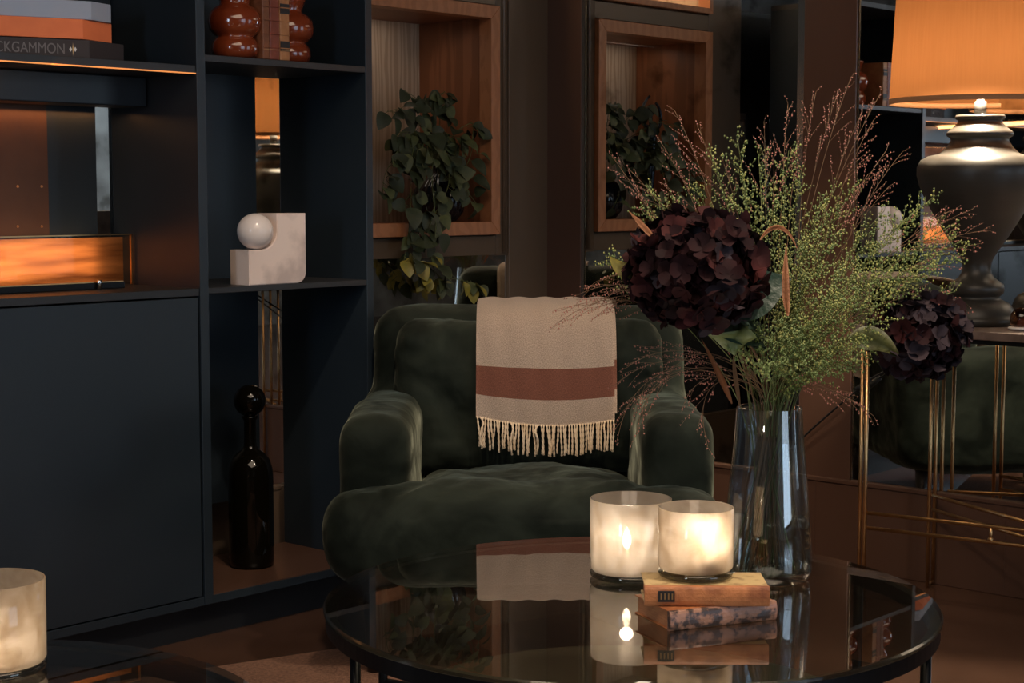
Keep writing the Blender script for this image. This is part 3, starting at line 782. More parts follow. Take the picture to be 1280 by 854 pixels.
# only a thin second layer, showing at the right edge and hem
obj('folded_layer', bm, M['wool'], th, True)
fr = B(); rn = random.Random(5); n = 50
for k in range(n):
    s = (k + .5) / n; e = ends[int(s * (len(ends) - 1))]
    uu = -.094 + .362 * s; L = rn.uniform(.070, .084)
    loop = rn.random() < .10
    a = Vector((uu, e.y - .006 - rn.uniform(0, .004), e.z + .004))
    sw = rn.uniform(-.010, .010)
    if loop: b1 = a + Vector((sw * 2.5, -.012, -.03)); b2 = a + Vector((-sw, -.014, -.012)); b3 = a + Vector((sw * .5, -.004, -L))
    else: b1 = a + Vector((rn.uniform(-.005, .005), -.004, -L * .35)); b2 = a + Vector((sw, 0, -L * .7)); b3 = a + Vector((sw * .6, .004, -L))
    c0 = bez(a, b1, b2, b3, 16)
    for ph in (0, PI):   # two twisted yarns
        tube(fr, [cp(*(p + Vector((math.cos(ph + i * 1.1), math.sin(ph + i * 1.1), 0)) * .0012)) for i, p in enumerate(c0)], .0017, 6)
    sphere(fr, cp(*b3), .003, 1)
obj('fringe', fr, M['fringe'], th, True)

# ================================================================== COFFEE TABLES
def round_table(c, rad, legs, label, lower=True):
    r = root('coffee_table', Vector((c.x, c.y, 0)), label, 'table')
    bm = B(); lathe(bm, [(rad - .006, TZ - .010), (rad, TZ - .008), (rad, TZ - .003), (rad - .003, TZ)], c, 128, mi=1)
    bm.faces.ensure_lookup_table(); bm.faces[-1].material_index = 0
    obj('tabletop', bm, [M['tabletop'], M['glass_edge']], r)
    bm = B(); R0, R1 = rad - .022, rad - .004
    prof = [(R1, TZ - .036), (R1, TZ - .0105), (R0, TZ - .0105), (R0, TZ - .036)]
    rings = []
    for q, z in prof: rings.append([bm.verts.new((c.x + q * math.cos(2 * PI * i / 128), c.y + q * math.sin(2 * PI * i / 128), z)) for i in range(128)])
    for k in range(4):
        a, b = rings[k], rings[(k + 1) % 4]
        for i in range(128): bm.faces.new((a[i], a[(i + 1) % 128], b[(i + 1) % 128], b[i]))
    obj('rim', bm, M['black'], r)
    for a in legs:
        p = c + Vector((math.cos(a), math.sin(a), 0)) * (rad - .022)
        bm = B(); lathe(bm, [(.009, 0), (.009, TZ - .035)], (p.x, p.y, 0), 12); obj('leg', bm, M['black'], r, True)
    if lower:
        bm = B(); lathe(bm, [(rad * .785, .236), (rad * .79, .240), (rad * .79, .247), (rad * .785, .25)], c, 96); obj('lower_shelf', bm, M['shelf_taupe'], r)
        for a in legs:
            d = Vector((math.cos(a), math.sin(a), 0))
            bm = B(); tube(bm, [c + d * rad * .76 + UP * .23, c + d * (rad - .02) + UP * .23], .006, 8); obj('shelf_bracket', bm, M['black'], r)
    return r
T1 = cp(.2044, 2.868, 0); T1R = .530
fa = math.atan2(FW.y, FW.x)
def ang(du, dv): d = FW * dv + RT * du; return math.atan2(d.y, d.x)
round_table(T1, T1R, [ang(-.475, -.23), ang(.493, -.20), ang(.47, .25), ang(-.47, .25)], 'large round smoked glass coffee table in front of the armchair')
T2 = cp(-.786, 2.132, 0)
round_table(T2, .470, [ang(-.4, -.2), ang(.38, -.27), ang(.3, .36), ang(-.36, .3)], 'second round glass coffee table cut off at the lower left', False)

# ================================================================== CANDLE LANTERNS
def lantern(c, rad, h, m, label, flame=(0, 0), flh=.075, power=1.):
    r = root('candle_lantern', c, label, 'lantern', 'glass candle lanterns')
    bm = B(); t = .0028
    lathe(bm, [(rad - .004, .014), (rad, .020), (rad, h - .001), (rad - .0014, h), (rad - t, h - .001), (rad - t, .024), (rad - .012, .018)], c, 72, False, True)
    obj('glass', bm, m, r, True)
    bm = B(); lathe(bm, [(rad - .010, 0), (rad - .002, .003), (rad, .009), (rad - .003, .0135)], c, 72); obj('foot', bm, M['base_glass'], r, True)
    q = Vector(c) + RT * flame[0] + FW * flame[1]
    bm = B(); lathe(bm, [(.019, .0185), (.019, flh - .022), (.016, flh - .020)], q, 28); obj('candle', bm, M['wax'], r, True)
    bm = B(); tube(bm, [q + UP * (flh - .021), q + UP * (flh - .013)], .0009, 6); obj('wick', bm, M['black'], r)
    bm = B(); lathe(bm, [(.001, flh - .014), (.006, flh - .007), (.008, flh + .001), (.0066, flh + .010), (.003, flh + .020), (.0005, flh + .027)], q, 16); obj('flame', bm, M['flame'], r, True)
    l = bpy.data.lights.new('candle_light', 'POINT'); l.energy = power; l.color = (1, .89, .74); l.shadow_soft_size = .012
    lo = bpy.data.objects.new('candle_light', l); COL.objects.link(lo); lo.location = q + UP * (flh + .034)
    return r
LC = ck(.2265, 3.153, .4205)
lantern(LC, .075, .1462, M['frost_clear'], 'larger smoky glass candle lantern standing on the table behind the books', (-.008, -.016), .068, .62)
LF = ck(.3185, 2.862, .4885)
lantern(LF, .063, .1173, M['frost'], 'milky glass candle lantern standing on the two old books', (.012, -.038), .062, .75)
LL = ck((-20 - 640) / FP * 2.52, 2.52, .4205)
lantern(LL, .075, .137, M['frost'], 'milky glass candle lantern on the table at the lower left', (-.015, -.040), .045, .62)

# ================================================================== BOOKS ON THE TABLE
def tbook(F, Rr, Lf, z0, z1, mc, ms, label, spine='FR'):
    """F front corner, Rr end of the spine, Lf end of the page side: world points at z0"""
    F = Vector((F.x, F.y, 0)); ex = Vector((Rr.x, Rr.y, 0)) - F; ey = Vector((Lf.x, Lf.y, 0)) - F
    W_ = ex.length; D_ = ey.length; a_, b_ = ex.normalized(), ey.normalized()
    sk = (PI / 2 - a_.angle(b_)) / 2; sg = 1 if a_.cross(b_).z > 0 else -1      # share the skew of the sighted corners
    exn = Matrix.Rotation(-sg * sk, 3, 'Z') @ a_; eyn = Matrix.Rotation(sg * sk, 3, 'Z') @ b_
    r = root('book', F + exn * W_ / 2 + eyn * D_ / 2 + UP * z0, label, 'book')
    def P(a, b): q = F + exn * a + eyn * b; return (q.x, q.y)
    bm = B(); t = .0022
    prism(bm, [P(.004, .003), P(W_ - .004, .003), P(W_ - .004, D_ - .004), P(.004, D_ - .004)], z0 + t, z1 - t); obj('pages', bm, M['pages'], r)
    bm = B()
    prism(bm, [P(0, 0), P(W_, 0), P(W_, D_), P(0, D_)], z1 - t, z1, .0006); prism(bm, [P(0, 0), P(W_, 0), P(W_, D_), P(0, D_)], z0, z0 + t, .0006); obj('cover', bm, mc, r)
    bm = B(); n = 8; zc = (z0 + z1) / 2; hh = (z1 - z0) / 2; sec = []
    for k in range(n + 1):
        a = -PI / 2 + PI * k / n; sec.append((-.006 * math.cos(a), zc + hh * 1.02 * math.sin(a)))
    sec += [(.006, zc + hh * 1.02), (.006, zc - hh * 1.02)]
    rings = []
    for a in (-.001, W_ + .001):
        ring = []
        for b, z in sec: q = F + exn * a + eyn * b; ring.append(bm.verts.new((q.x, q.y, z)))
        rings.append(ring)
    bm.faces.new(rings[0]); bm.faces.new(rings[1][::-1]); m_ = len(sec)
    for i in range(m_): bm.faces.new((rings[0][i], rings[0][(i + 1) % m_], rings[1][(i + 1) % m_], rings[1][i]))
    obj('spine', bm, ms, r)
    return r, F, exn, eyn, W_, D_
zt = TZ + .0003
tbook(atz(837, 789, zt), atz(972, 776, zt), atz(789.5, 767, zt), zt, zt + .0315, M['leather_orange'], M['marbled'], 'old book with a marbled spine lying lowest under the candle lantern')
z1 = zt + .032
r, F_, ex_, ey_, W_, D_ = tbook(atz(806, 757.5, z1), atz(961, 758.5, z1), atz(800, 739, z1) + FW * .0, z1, z1 + .0325, M['yellow_cover'], M['leather_orange'], 'tan leather book with a mottled cover directly under the candle lantern')
for k, (a0, a1) in enumerate(((.021, .048),)):
    bm = B(); q = [F_ + ex_ * a0 - ey_ * .0068, F_ + ex_ * a1 - ey_ * .0068, F_ + ex_ * a1 + ey_ * 0, F_ + ex_ * a0 + ey_ * 0]
    prism(bm, [(p.x, p.y) for p in q], z1 + .008, z1 + .026); obj('title_label', bm, M['label_black'], r)
    bm = B()
    for j in range(4):
        a = a0 + .004 + j * .006; q = [F_ + ex_ * a - ey_ * .0073, F_ + ex_ * (a + .0022) - ey_ * .0073, F_ + ex_ * (a + .0022), F_ + ex_ * a]
        prism(bm, [(p.x, p.y) for p in q], z1 + .012, z1 + .022)
    obj('gold_lettering', bm, M['gold'], r)

# ================================================================== GLASS VASE
VC = ck(.485, 3.135, .4205)
r = root('glass_vase', VC, 'tall clear glass vase of flowers on the coffee table', 'vase')
prof = [(.067, 0), (.0765, .006), (.080, .020), (.0803, .050), (.077, .106), (.070, .183), (.0635, .250), (.059, .3155)]
bm = B(); lathe(bm, prof, VC, 72, True, False)
inner = [(x - .003, z) for x, z in prof if z > .01][::-1] + [(.05, .012)]
lathe(bm, [(prof[-1][0], .3155)] + [(prof[-1][0] - .0015, .317)] + inner, VC, 72, False, True)
obj('glass', bm, M['vase'], r, True)
bm = B(); lathe(bm, [(.053, .014), (.0745, .022), (.077, .050), (.0735, .106), (.0722, .117)], VC, 64); obj('water', bm, M['water'], r, True)
VM = VC + UP * .313

# ================================================================== FLOWERS
rn = random.Random(99)
def atf(x, y, v): return atv(x, y, v * KS)
def stalk_base(dirv):
    """a point low in the water, on the far side from where the stem leans"""
    h = Vector((dirv.x, dirv.y, 0)); h = h.normalized() if h.length > 1e-4 else Vector((1, 0, 0))
    return VC + UP * rn.uniform(.018, .03) - h * rn.uniform(.0, .062) + Vector((rn.uniform(-.03, .03), rn.uniform(-.03, .03), 0)) * .8
def stem_path(tip, bend=.5, lift=.5, side=False):
    d = tip - VM; b = stalk_base(d)
    m = VM + Vector((d.x, d.y, 0)).normalized() * rn.uniform(.0, .040) + Vector((rn.uniform(-.015, .015), rn.uniform(-.015, .015), 0))
    c = VM + Vector((d.x * .25, d.y * .25, d.z * lift)) if d.z > 0 else VM + Vector((d.x * .5, d.y * .5, .10))
    if side: b = m - UP * .05 + (VM - m) * .3
    seg1 = bez2(b, b.lerp(m, .5), m, 8)
    seg2 = bez(m, m + (m - b) * .35, c.lerp(tip, .3) + UP * .02, tip, 26)
    return seg1 + seg2[1:]
SD = []
def seed_unit(rn):
    return None
def add_seed(bm, p, r, mi):
    # small faceted bead
    v = [bm.verts.new(p + Vector(o) * r) for o in ((1, 0, 0), (-1, 0, 0), (0, 1, 0), (0, -1, 0), (0, 0, 1.25), (0, 0, -1.25))]
    for a, b, c in ((0, 2, 4), (2, 1, 4), (1, 3, 4), (3, 0, 4), (2, 0, 5), (1, 2, 5), (3, 1, 5), (0, 3, 5)):
        bm.faces.new((v[a], v[b], v[c])).material_index = mi
def green_spray(px, py, v, plen=.30, dens=1., deep=False):
    tip = atf(px, py, v); pts = stem_path(tip, side=deep or rn.random() < .5)
    r = root('green_spray', pts[0], 'feathery green seed-head stem among the vase flowers', 'stem', 'green seed-head stems in the vase')
    sb = B(); tube(sb, pts, .0013, 6, .0006)
    hb = B()
    # arc length from the tip
    acc = 0; i = len(pts) - 1; bl = []
    step = .0105 / dens; nxt = .0
    for i in range(len(pts) - 1, 8, -1):
        a, b = pts[i], pts[i - 1]; L = (a - b).length
        while nxt < acc + L and nxt < plen:
            t = (nxt - acc) / L; p = a.lerp(b, t); tan = (a - b).normalized()
            side = rv(rn); side = (side - tan * side.dot(tan)).normalized()
            f = nxt / plen
            bl_len = (.012 + .042 * math.sin(PI * min(1, f * .9 + .1))) * rn.uniform(.7, 1.15)
            d = (tan * .95 + side * .85).normalized()
            e = p + d * bl_len
            tube(hb, [p, p.lerp(e, .5) + tan * .001, e], .00045, 3, .0003, 0, False)
            ns = max(2, int(bl_len / .0052))
            for s in range(ns):
                q = p.lerp(e, (s + .6) / ns) ; sd = rv(rn).normalized()
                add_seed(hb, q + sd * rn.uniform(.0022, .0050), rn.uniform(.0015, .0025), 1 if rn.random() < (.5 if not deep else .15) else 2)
            nxt += step
        acc += L
        if nxt >= plen: break
    obj('stalk', sb, M['stem'], r, True); obj('seed_head', hb, [M['stem'], M['seed_green'], M['seed_deep']], r)
greens = [(800, 262, 3.16, .16), (812, 238, 3.20, .15), (838, 255, 3.1, .15), (888, 190, 3.15, .24), (868, 232, 3.2, .18), (921, 172, 3.15, .26), (948, 192, 3.25, .26), (930, 235, 3.05, .22), (986, 188, 3.1, .28), (1002, 212, 3.25, .28),
          (968, 250, 3.0, .24), (1028, 250, 3.05, .26), (1044, 236, 3.2, .28), (1068, 232, 3.3, .28), (1105, 264, 3.15, .26), (1140, 268, 3.1, .26), (1166, 247, 3.2, .24), (1188, 282, 3.1, .26), (1200, 302, 3.2, .24), (1203, 318, 3.05, .22),
          (1192, 365, 3.15, .26), (1168, 330, 2.98, .26), (1135, 312, 3.0, .28), (1090, 300, 3.0, .28), (1050, 290, 2.95, .26), (1010, 300, 2.98, .24), (1108, 345, 2.92, .26), (1060, 350, 2.9, .24), (1030, 370, 2.95, .22),
          (1110, 400, 2.95, .22), (1065, 432, 2.98, .20), (1095, 440, 3.1, .17), (1040, 420, 3.1, .20), (760, 325, 3.2, .10), (778, 352, 3.1, .10), (1000, 350, 3.1, .20), (975, 400, 3.0, .16)]
for g in greens: green_spray(g[0], g[1], g[2], g[3] * 1.15, 1.45)
lows = [(945, 405, 3.0, .13), (968, 418, 2.98, .13), (990, 410, 2.97, .14), (1012, 425, 2.95, .14), (1035, 455, 3.0, .13), (1055, 462, 3.05, .13), (930, 440, 2.99, .10), (1000, 455, 2.94, .11), (960, 455, 2.93, .10), (1072, 450, 3.05, .14), (1020, 395, 3.0, .16)]
for g in lows: green_spray(g[0], g[1], g[2], g[3], 1.7, True)

def pink_grass(px, py, v, via=None, plen=.20, dens=1.):
    tip = atf(px, py, v)
    if via:
        m = VM + Vector((rn.uniform(-.02, .02), rn.uniform(-.02, .02), 0)); b = stalk_base(tip - VM)
        cpt = atf(*via)
        pts = bez2(b, b.lerp(m, .5), m, 8) + bez(m, m + UP * .05, cpt, tip, 26)[1:]
    else: pts = stem_path(tip, side=rn.random() < .5)
    r = root('pink_grass', pts[0], 'wispy pink ornamental grass stem arching out of the vase', 'stem', 'pink grass stems in the vase')
    sb = B(); tube(sb, pts, .0010, 5, .0004)
    hb = B(); acc = 0; nxt = 0
    for i in range(len(pts) - 1, 8, -1):
        a, b = pts[i], pts[i - 1]; L = (a - b).length
        while nxt < acc + L and nxt < plen:
            t = (nxt - acc) / L; p = a.lerp(b, t); tan = (a - b).normalized()
            side = rv(rn); side = (side - tan * side.dot(tan)).normalized()
            ln = (.018 + .075 * (nxt / plen)) * rn.uniform(.7, 1.2)
            d = (tan * 1.25 + side * .55).normalized(); e = p + d * ln - UP * ln * .12
            tube(hb, [p, p.lerp(e, .5) + UP * ln * .04, e], .00035, 3, .00025, 0, False)
            ns = max(2, int(ln / .008))
            for s in range(ns):
                q = p.lerp(e, .35 + .65 * (s + .5) / ns) + rv(rn) * .0022
                q2 = q + (d + rv(rn) * .5).normalized() * .004
                add_seed(hb, q, rn.uniform(.0010, .0017), 1)
            nxt += .016 / dens
        acc += L
    obj('stalk', sb, M['stem_brown'], r, True); obj('seed_head', hb, [M['stem_brown'], M['seed_pink']], r)
pinks = [((1100, 118, 3.2), None), ((1128, 190, 3.2), None), ((1078, 140, 3.15), None), ((905, 205, 3.15), None), ((985, 130, 3.2), None), ((1112, 232, 3.1), None), ((700, 388, 3.02), (850, 330, 3.02)), ((745, 352, 3.05), (850, 300, 3.0)), ((1190, 262, 3.1), (1080, 320, 3.1)), ((783, 460, 3.0), (860, 400, 3.0)),
         ((1064, 96, 3.2), None), ((1046, 120, 3.1), None), ((1020, 115, 3.2), None), ((1108, 188, 3.15), None), ((1092, 150, 3.2), None), ((1085, 218, 3.05), None), ((1000, 160, 3.2), None),
         ((843, 138, 3.15), None), ((872, 158, 3.2), None), ((824, 175, 3.1), None), ((790, 215, 3.1), None), ((765, 195, 3.2), (860, 330, 3.15)), ((955, 152, 3.1), None), ((968, 185, 3.0), None),
         ((696, 404, 3.0), (860, 290, 3.0)), ((718, 398, 3.05), (840, 320, 3.05)), ((744, 380, 3.0), (850, 300, 3.0)), ((716, 372, 3.05), (840, 300, 3.0)), ((772, 548, 2.98), (800, 400, 3.0)), ((795, 545, 2.95), (810, 410, 2.98)), ((805, 500, 3.0), (850, 420, 3.0)), ((770, 480, 3.05), (850, 410, 3.0)), ((855, 505, 3.0), (880, 440, 3.0)),
         ((885, 560, 2.98), (850, 430, 3.0)), ((835, 470, 3.0), (880, 400, 3.0)), ((1236, 288, 3.15), (1080, 300, 3.1)), ((1215, 262, 3.1), (1060, 320, 3.1)), ((1222, 305, 3.0), (1080, 330, 3.1)), ((1208, 380, 3.1), (1090, 330, 3.1)), ((1092, 520, 3.0), (1030, 470, 3.0)), ((1072, 512, 3.05), (1020, 460, 3.0)), ((830, 230, 3.1), None)]
for a, v in pinks: pink_grass(*a, via=v, plen=.17 if a[1] > 350 else .15)

def hydrangea(c, rad, label, cols, seed, leaves=()):
    rg = random.Random(seed)
    r = root('hydrangea', c, label, 'flower', 'hydrangea heads in the vase')
    bm = B(); n = int(230 * (rad / .11)**2) + 20
    for i in range(n):
        z = 1 - 2 * (i + .5) / n; a = i * 2.39996
        d = Vector((math.sqrt(1 - z * z) * math.cos(a), math.sqrt(1 - z * z) * math.sin(a), z))
        rr = rad * rg.uniform(.70, .97)
        p = Vector(c) + Vector((d.x * rr, d.y * rr, d.z * rr * .86))
        nn = (d + rv(rg) * .62).normalized()
        t1 = nn.cross(rv(rg)).normalized(); t2 = nn.cross(t1)
        mi = rg.choices((0, 1, 2), cols)[0]
        s = rg.uniform(.020, .029)
        for k in range(4):
            ang_ = k * PI / 2 + rg.uniform(-.15, .15); dd = (t1 * math.cos(ang_) + t2 * math.sin(ang_) + nn * rg.uniform(.15, .55)).normalized()
            leaf(bm, p, dd, nn, s, s * .56, mi, .30, rg.uniform(-.5, .30), 'round', 5)
    obj('petals', bm, [M['petal'], M['petal_edge'], M['petal_grey']], r, True)
    bm = B(); sphere(bm, c, rad * .62, 3, (1, 1, .86)); obj('core', bm, M['petal'], r, True)
    bm = B(); b = stalk_base(Vector(c) - VM); tube(bm, bez(c, Vector(c) * .55 + VM * .45 + UP * .03, VM + UP * .10, VM - UP * .01, 14) + bez2(VM - UP * .01, VM.lerp(b, .5), b, 8)[1:], .003, 8); obj('stalk', bm, M['stem_brown'], r, True)
    for (p, d, up, L, Wd) in leaves:
        bm = B(); leaf(bm, p, d, up, L, Wd, 0, .2, .25, 'blade', 10); obj('leaf', bm, M['leaf_blue'], r, True)
    return r
H1 = atf(871, 335, 2.97); H2 = atf(1148, 420, 3.12)
hydrangea(H1, .118, 'large dark burgundy hydrangea head at the left of the bouquet', (6, 2.6, .7), 3,
          [(atf(900, 385, 3.0), RT * .7 + UP * .35 - FW * .2, -FW + UP * .3, .13, .045), (atf(880, 400, 3.02), RT * .6 - UP * .15, -FW + UP, .12, .035), (atf(862, 398, 3.0), RT * .9 - UP * .1, -FW + UP, .10, .03)])
hydrangea(H2, .085, 'smaller dark slate hydrangea head at the right of the bouquet', (3, .3, 5), 4)

def leaf_obj(name, pts, wmax, m, label, cat='leaf', group=None, up=None):
    """long blade along a pixel path"""
    P = [atf(*p) for p in pts]
    c = bez(P[0], P[1], P[2], P[3], 18) if len(P) == 4 else bez2(P[0], P[1], P[2], 18)
    r = root(name, c[0], label, cat, group); bm = B(); rows = []
    for i, p in enumerate(c):
        t = i / (len(c) - 1); tn = (c[min(i + 1, len(c) - 1)] - c[max(0, i - 1)]).normalized()
        s = tn.cross(FW if up is None else up).normalized(); w = wmax * math.sin(PI * (.04 + .94 * t) ** .8) if t < 1 else .0003
        w = max(w, .0004)
        rows.append([bm.verts.new(p - s * w - FW * w * .2), bm.verts.new(p), bm.verts.new(p + s * w - FW * w * .35)])
    for a, b in zip(rows, rows[1:]):
        bm.faces.new((a[0], a[1], b[1], b[0])); bm.faces.new((a[1], a[2], b[2], b[1]))
    bmesh.ops.solidify(bm, geom=bm.faces[:], thickness=.0006)
    obj('blade', bm, m, r, True); return r
g = 'dry blades in the bouquet'
leaf_obj('dry_leaf', [(915, 505, 3.06), (905, 480, 3.04), (893, 455, 3.02), (877, 424, 3.02)], .0055, M['dry_leaf'], 'straight rusty leaf blade leaning left out of the vase mouth', group=g)
leaf_obj('dry_leaf', [(985, 395, 2.9), (981, 370, 2.89), (981, 340, 2.89), (983, 305, 2.9)], .0065, M['dry_leaf'], 'upright orange leaf blade in the middle of the green sprays', group=g)
leaf_obj('dry_leaf', [(950, 300, 2.9), (965, 275, 2.9), (985, 280, 2.88), (996, 310, 2.87)], .004, M['dry_leaf'], 'arched orange leaf curling over right of the large hydrangea', group=g)
leaf_obj('dry_leaf', [(820, 300, 2.93), (808, 288, 2.93), (798, 276, 2.93), (786, 264, 2.94)], .005, M['dry_leaf'], 'short orange leaf tip poking out left above the large hydrangea', group=g)
leaf_obj('yellow_leaf', [(800, 335, 3.0), (785, 345, 3.0), (772, 335, 3.0), (762, 320, 3.02)], .014, M['leaf_yellow'], 'yellowing leaf at the left edge of the large hydrangea')
r = leaf_obj('folded_leaf', [(925, 510, 3.04), (921, 480, 3.02), (915, 455, 3.01), (918, 440, 3.0)], .004, M['stem_brown'], 'pale olive folded leaf on a thick stem above the vase mouth')
bm = B()
tp = [(918, 445), (905, 436), (893, 424), (882, 417), (900, 416), (922, 413), (935, 410), (925, 402), (940, 414), (946, 422), (934, 428), (925, 436)]
vs = [bm.verts.new(atf(x, y, 2.99 + .02 * math.sin(k * 1.3))) for k, (x, y) in enumerate(tp)]
cc = bm.verts.new(atf(918, 424, 3.005))
for i in range(len(vs)): bm.faces.new((vs[i], vs[(i + 1) % len(vs)], cc))
bmesh.ops.subdivide_edges(bm, edges=bm.edges[:], cuts=1, smooth=.4); bmesh.ops.solidify(bm, geom=bm.faces[:], thickness=.0008)
obj('leaf', bm, M['leaf_big'], r, True)
leaf_obj('olive_leaf', [(1062, 425, 3.05), (1080, 420, 3.04), (1100, 418, 3.04), (1126, 449, 3.06)], .022, mat('olive_leaf', (.10, .10, .02), .5, 0, (.06, .07, .015), 15.), 'broad olive leaf left of the smaller hydrangea')
leaf_obj('olive_leaf', [(960, 440, 3.1), (940, 420, 3.1), (930, 390, 3.05), (905, 378, 3.02)], .020, M['leaf_blue'], 'dark blue green leaf under the large hydrangea')
rn = random.Random(12)
# extra bare stalks in the water
for k in range(4):
    a = rn.uniform(0, 2 * PI); p0 = VC + Vector((math.cos(a) * .05, math.sin(a) * .05, .02)); a2 = a + PI + rn.uniform(-.6, .6)
    p1 = VM + Vector((math.cos(a2) * .04, math.sin(a2) * .04, rn.uniform(.03, .10)))
    bm = B(); tube(bm, bez2(p0, p0.lerp(p1, .5) + rv(rn) * .01, p1, 10), rn.uniform(.0014, .0026), 8)
    o = obj('cut_stalk', bm, M['stem'] if k % 2 else M['stem_brown'], None, True, loc=p0)
    tag(o, 'bare flower stalk standing in the vase water', 'stem', 'bare stalks in the vase')

# ================================================================== CONSOLE TABLE
CT = .795
cy0, cy1 = -1.50, -3.05
r = root('console_table', (-.23, -2.2, 0), 'brass framed console table with a stone top against the mirror', 'table')
bm = B(); box(bm, -.455, cy1, CT - .022, -.02, cy0, CT, .002); obj('tabletop', bm, M['slab'], r)
bm = B(); box(bm, -.445, cy1 + .01, CT - .034, -.025, cy0 - .01, CT - .0225); obj('top_frame', bm, M['black'], r)
def brassleg(x, y, dx, dy):
    bm = B(); h = CT - .034
    for s in (-1, 1):
        tube(bm, [(x + s * dx, y + s * dy, .0), (x + s * dx, y + s * dy, h)], .0055, 10)
    tube(bm, [(x - dx, y - dy, .012), (x + dx, y + dy, .012)], .005, 8)
    return obj('leg', bm, M['brass'], r, True)
brassleg(-.412, -1.52, .004, .010); brassleg(-.046, -1.537, .024, .004)
brassleg(-.412, -3.03, .004, .010); brassleg(-.046, -3.01, .024, .004)
hubp = Vector((-.30, -2.27, 0))
for z in (.27, .228):
    bm = B()
    tube(bm, [(-.41, -1.53, z), (-.346, -1.96, z), (-.30, -2.27, z)], .0055, 8); tube(bm, [(-.41, -3.02, z), (-.30, -2.27, z)], .0055, 8)
    tube(bm, [(-.046, -1.54, z + .0), (-.234, -1.91, z), (-.30, -2.27, z)], .0055, 8); tube(bm, [(-.046, -3.0, z), (-.30, -2.27, z)], .0055, 8)
    obj('stretcher', bm, M['brass'], r, True)
bm = B(); tube(bm, [(-.358, -1.875, .228), (-.358, -1.875, .27)], .005, 8); sphere(bm, (-.358, -1.875, .235), .008, 2); tube(bm, [(-.30, -2.27, .228), (-.30, -2.27, .27)], .008, 8); obj('spacer', bm, M['brass'], r, True)

# ================================================================== LAMP
lx = -.235; lp = atx(1219, 405, lx)
lc = Vector((lx, lp.y, CT + .0005)); ld = (lc - CAM).dot(FW)
k = ld / FP
def zz(y): return (404.5 - y) * k
r = root('table_lamp', lc, 'large dark urn table lamp with a drum shade on the console', 'lamp')
pr = [(50.6, 404.5), (51, 396), (49, 394.5), (48, 390), (45, 383), (40, 377.5), (33, 374), (31, 373), (29, 371), (30, 368), (33, 366), (34.5, 360), (33, 354), (27, 350), (22, 346), (18.5, 340), (17, 333), (18.5, 325), (26, 312), (36, 297), (46, 281), (57, 262), (66, 246), (72, 232), (75.5, 219), (75.5, 209), (71, 200), (62, 195), (49, 192.5), (46, 190), (40, 184), (35, 176), (36, 172.5), (40, 170.5), (40.5, 166.5), (38, 164), (33, 160), (28, 155), (26, 151), (29, 150), (30.5, 147.5), (29, 144.5), (10, 144)]
bm = B(); lathe(bm, [(a * k, zz(y)) for a, y in pr], lc, 72); obj('base', bm, M['lamp_body'], r, True)
bm = B(); lathe(bm, [(.016, zz(144)), (.016, zz(128)), (.010, zz(127)), (.010, zz(80))], lc, 24); obj('socket', bm, mat('ivory_socket', (.035, .03, .025), .6), r, True)
SR0, SR1 = 111 * k, 101 * k; sz0, sz1 = zz(131), zz(-75)
bm = B(); bt = 5 * k
lathe(bm, [(SR0 + (SR1 - SR0) * t, sz0 + (sz1 - sz0) * t) for t in (0.02, .25, .5, .75, 1)], lc, 96, False, False)
obj('lamp_shade', bm, M['shade'], r, True)
bm = B(); lathe(bm, [(SR0 + .0008, sz0), (SR0 + .0008, sz0 + .014), (SR0 - .002, sz0 + .014), (SR0 - .002, sz0), (SR0 + .0008, sz0)], lc, 96, False, False); obj('shade_trim', bm, mat('tan_shade_trim', (.30, .13, .05), .7), r, True)
bm = B()
for a in (0, 2 * PI / 3, 4 * PI / 3): tube(bm, [lc + UP * (sz0 + .05), lc + Vector((math.cos(a) * (SR0 - .006), math.sin(a) * (SR0 - .006), sz0 + .05))], .0015, 6)
obj('shade_carrier', bm, M['brass'], r, True)
bm = B(); bmesh.ops.create_uvsphere(bm, u_segments=20, v_segments=14, radius=.030, matrix=Matrix.Translation(lc + UP * (sz0 + .105))); obj('bulb', bm, emit('lamp_bulb', (1., .78, .52), 300), r, True)
spot_l = bpy.data.lights.new('lamp_neck_fill', 'SPOT'); spot_l.energy = 120; spot_l.color = (1, .84, .62); spot_l.spot_size = math.radians(100); spot_l.spot_blend = .4; spot_l.shadow_soft_size = .03  # extra spot added inside the shade to brighten the neck, besides the bulb
lo = bpy.data.objects.new('lamp_neck_fill', spot_l); COL.objects.link(lo); lo.location = lc + Vector((0, 0, sz0 + .165)) - FW * .058 - RT * .02
# cable
pts = [atx(985, 556, -.02), atx(1003, 540, -.02), atx(1040, 511, -.03), atx(1072, 488, -.03)]
cb_ = root('lamp_cable', pts[0], 'black lamp cable with an inline switch running down the right wall', 'cable')
far = atx(1098, 462, -.03)
bm = B(); tube(bm, bez(atx(960, 590, -.02), atx(1000, 548, -.02), atx(1050, 505, -.03), pts[-1], 14) + bez(pts[-1], pts[-1].lerp(far, .5), far, Vector((-.012, lc.y + .1, CT - .05)), 14)[1:], .0032, 8); obj('wire', bm, M['cable'], cb_, True)
s0 = atx(1072, 487, -.03); s1 = atx(1088, 474, -.03)
bm = B(); tube(bm, [s0, s0.lerp(s1, .15), s1], .010, 10, .008); obj('switch', bm, M['cable'], cb_, True)
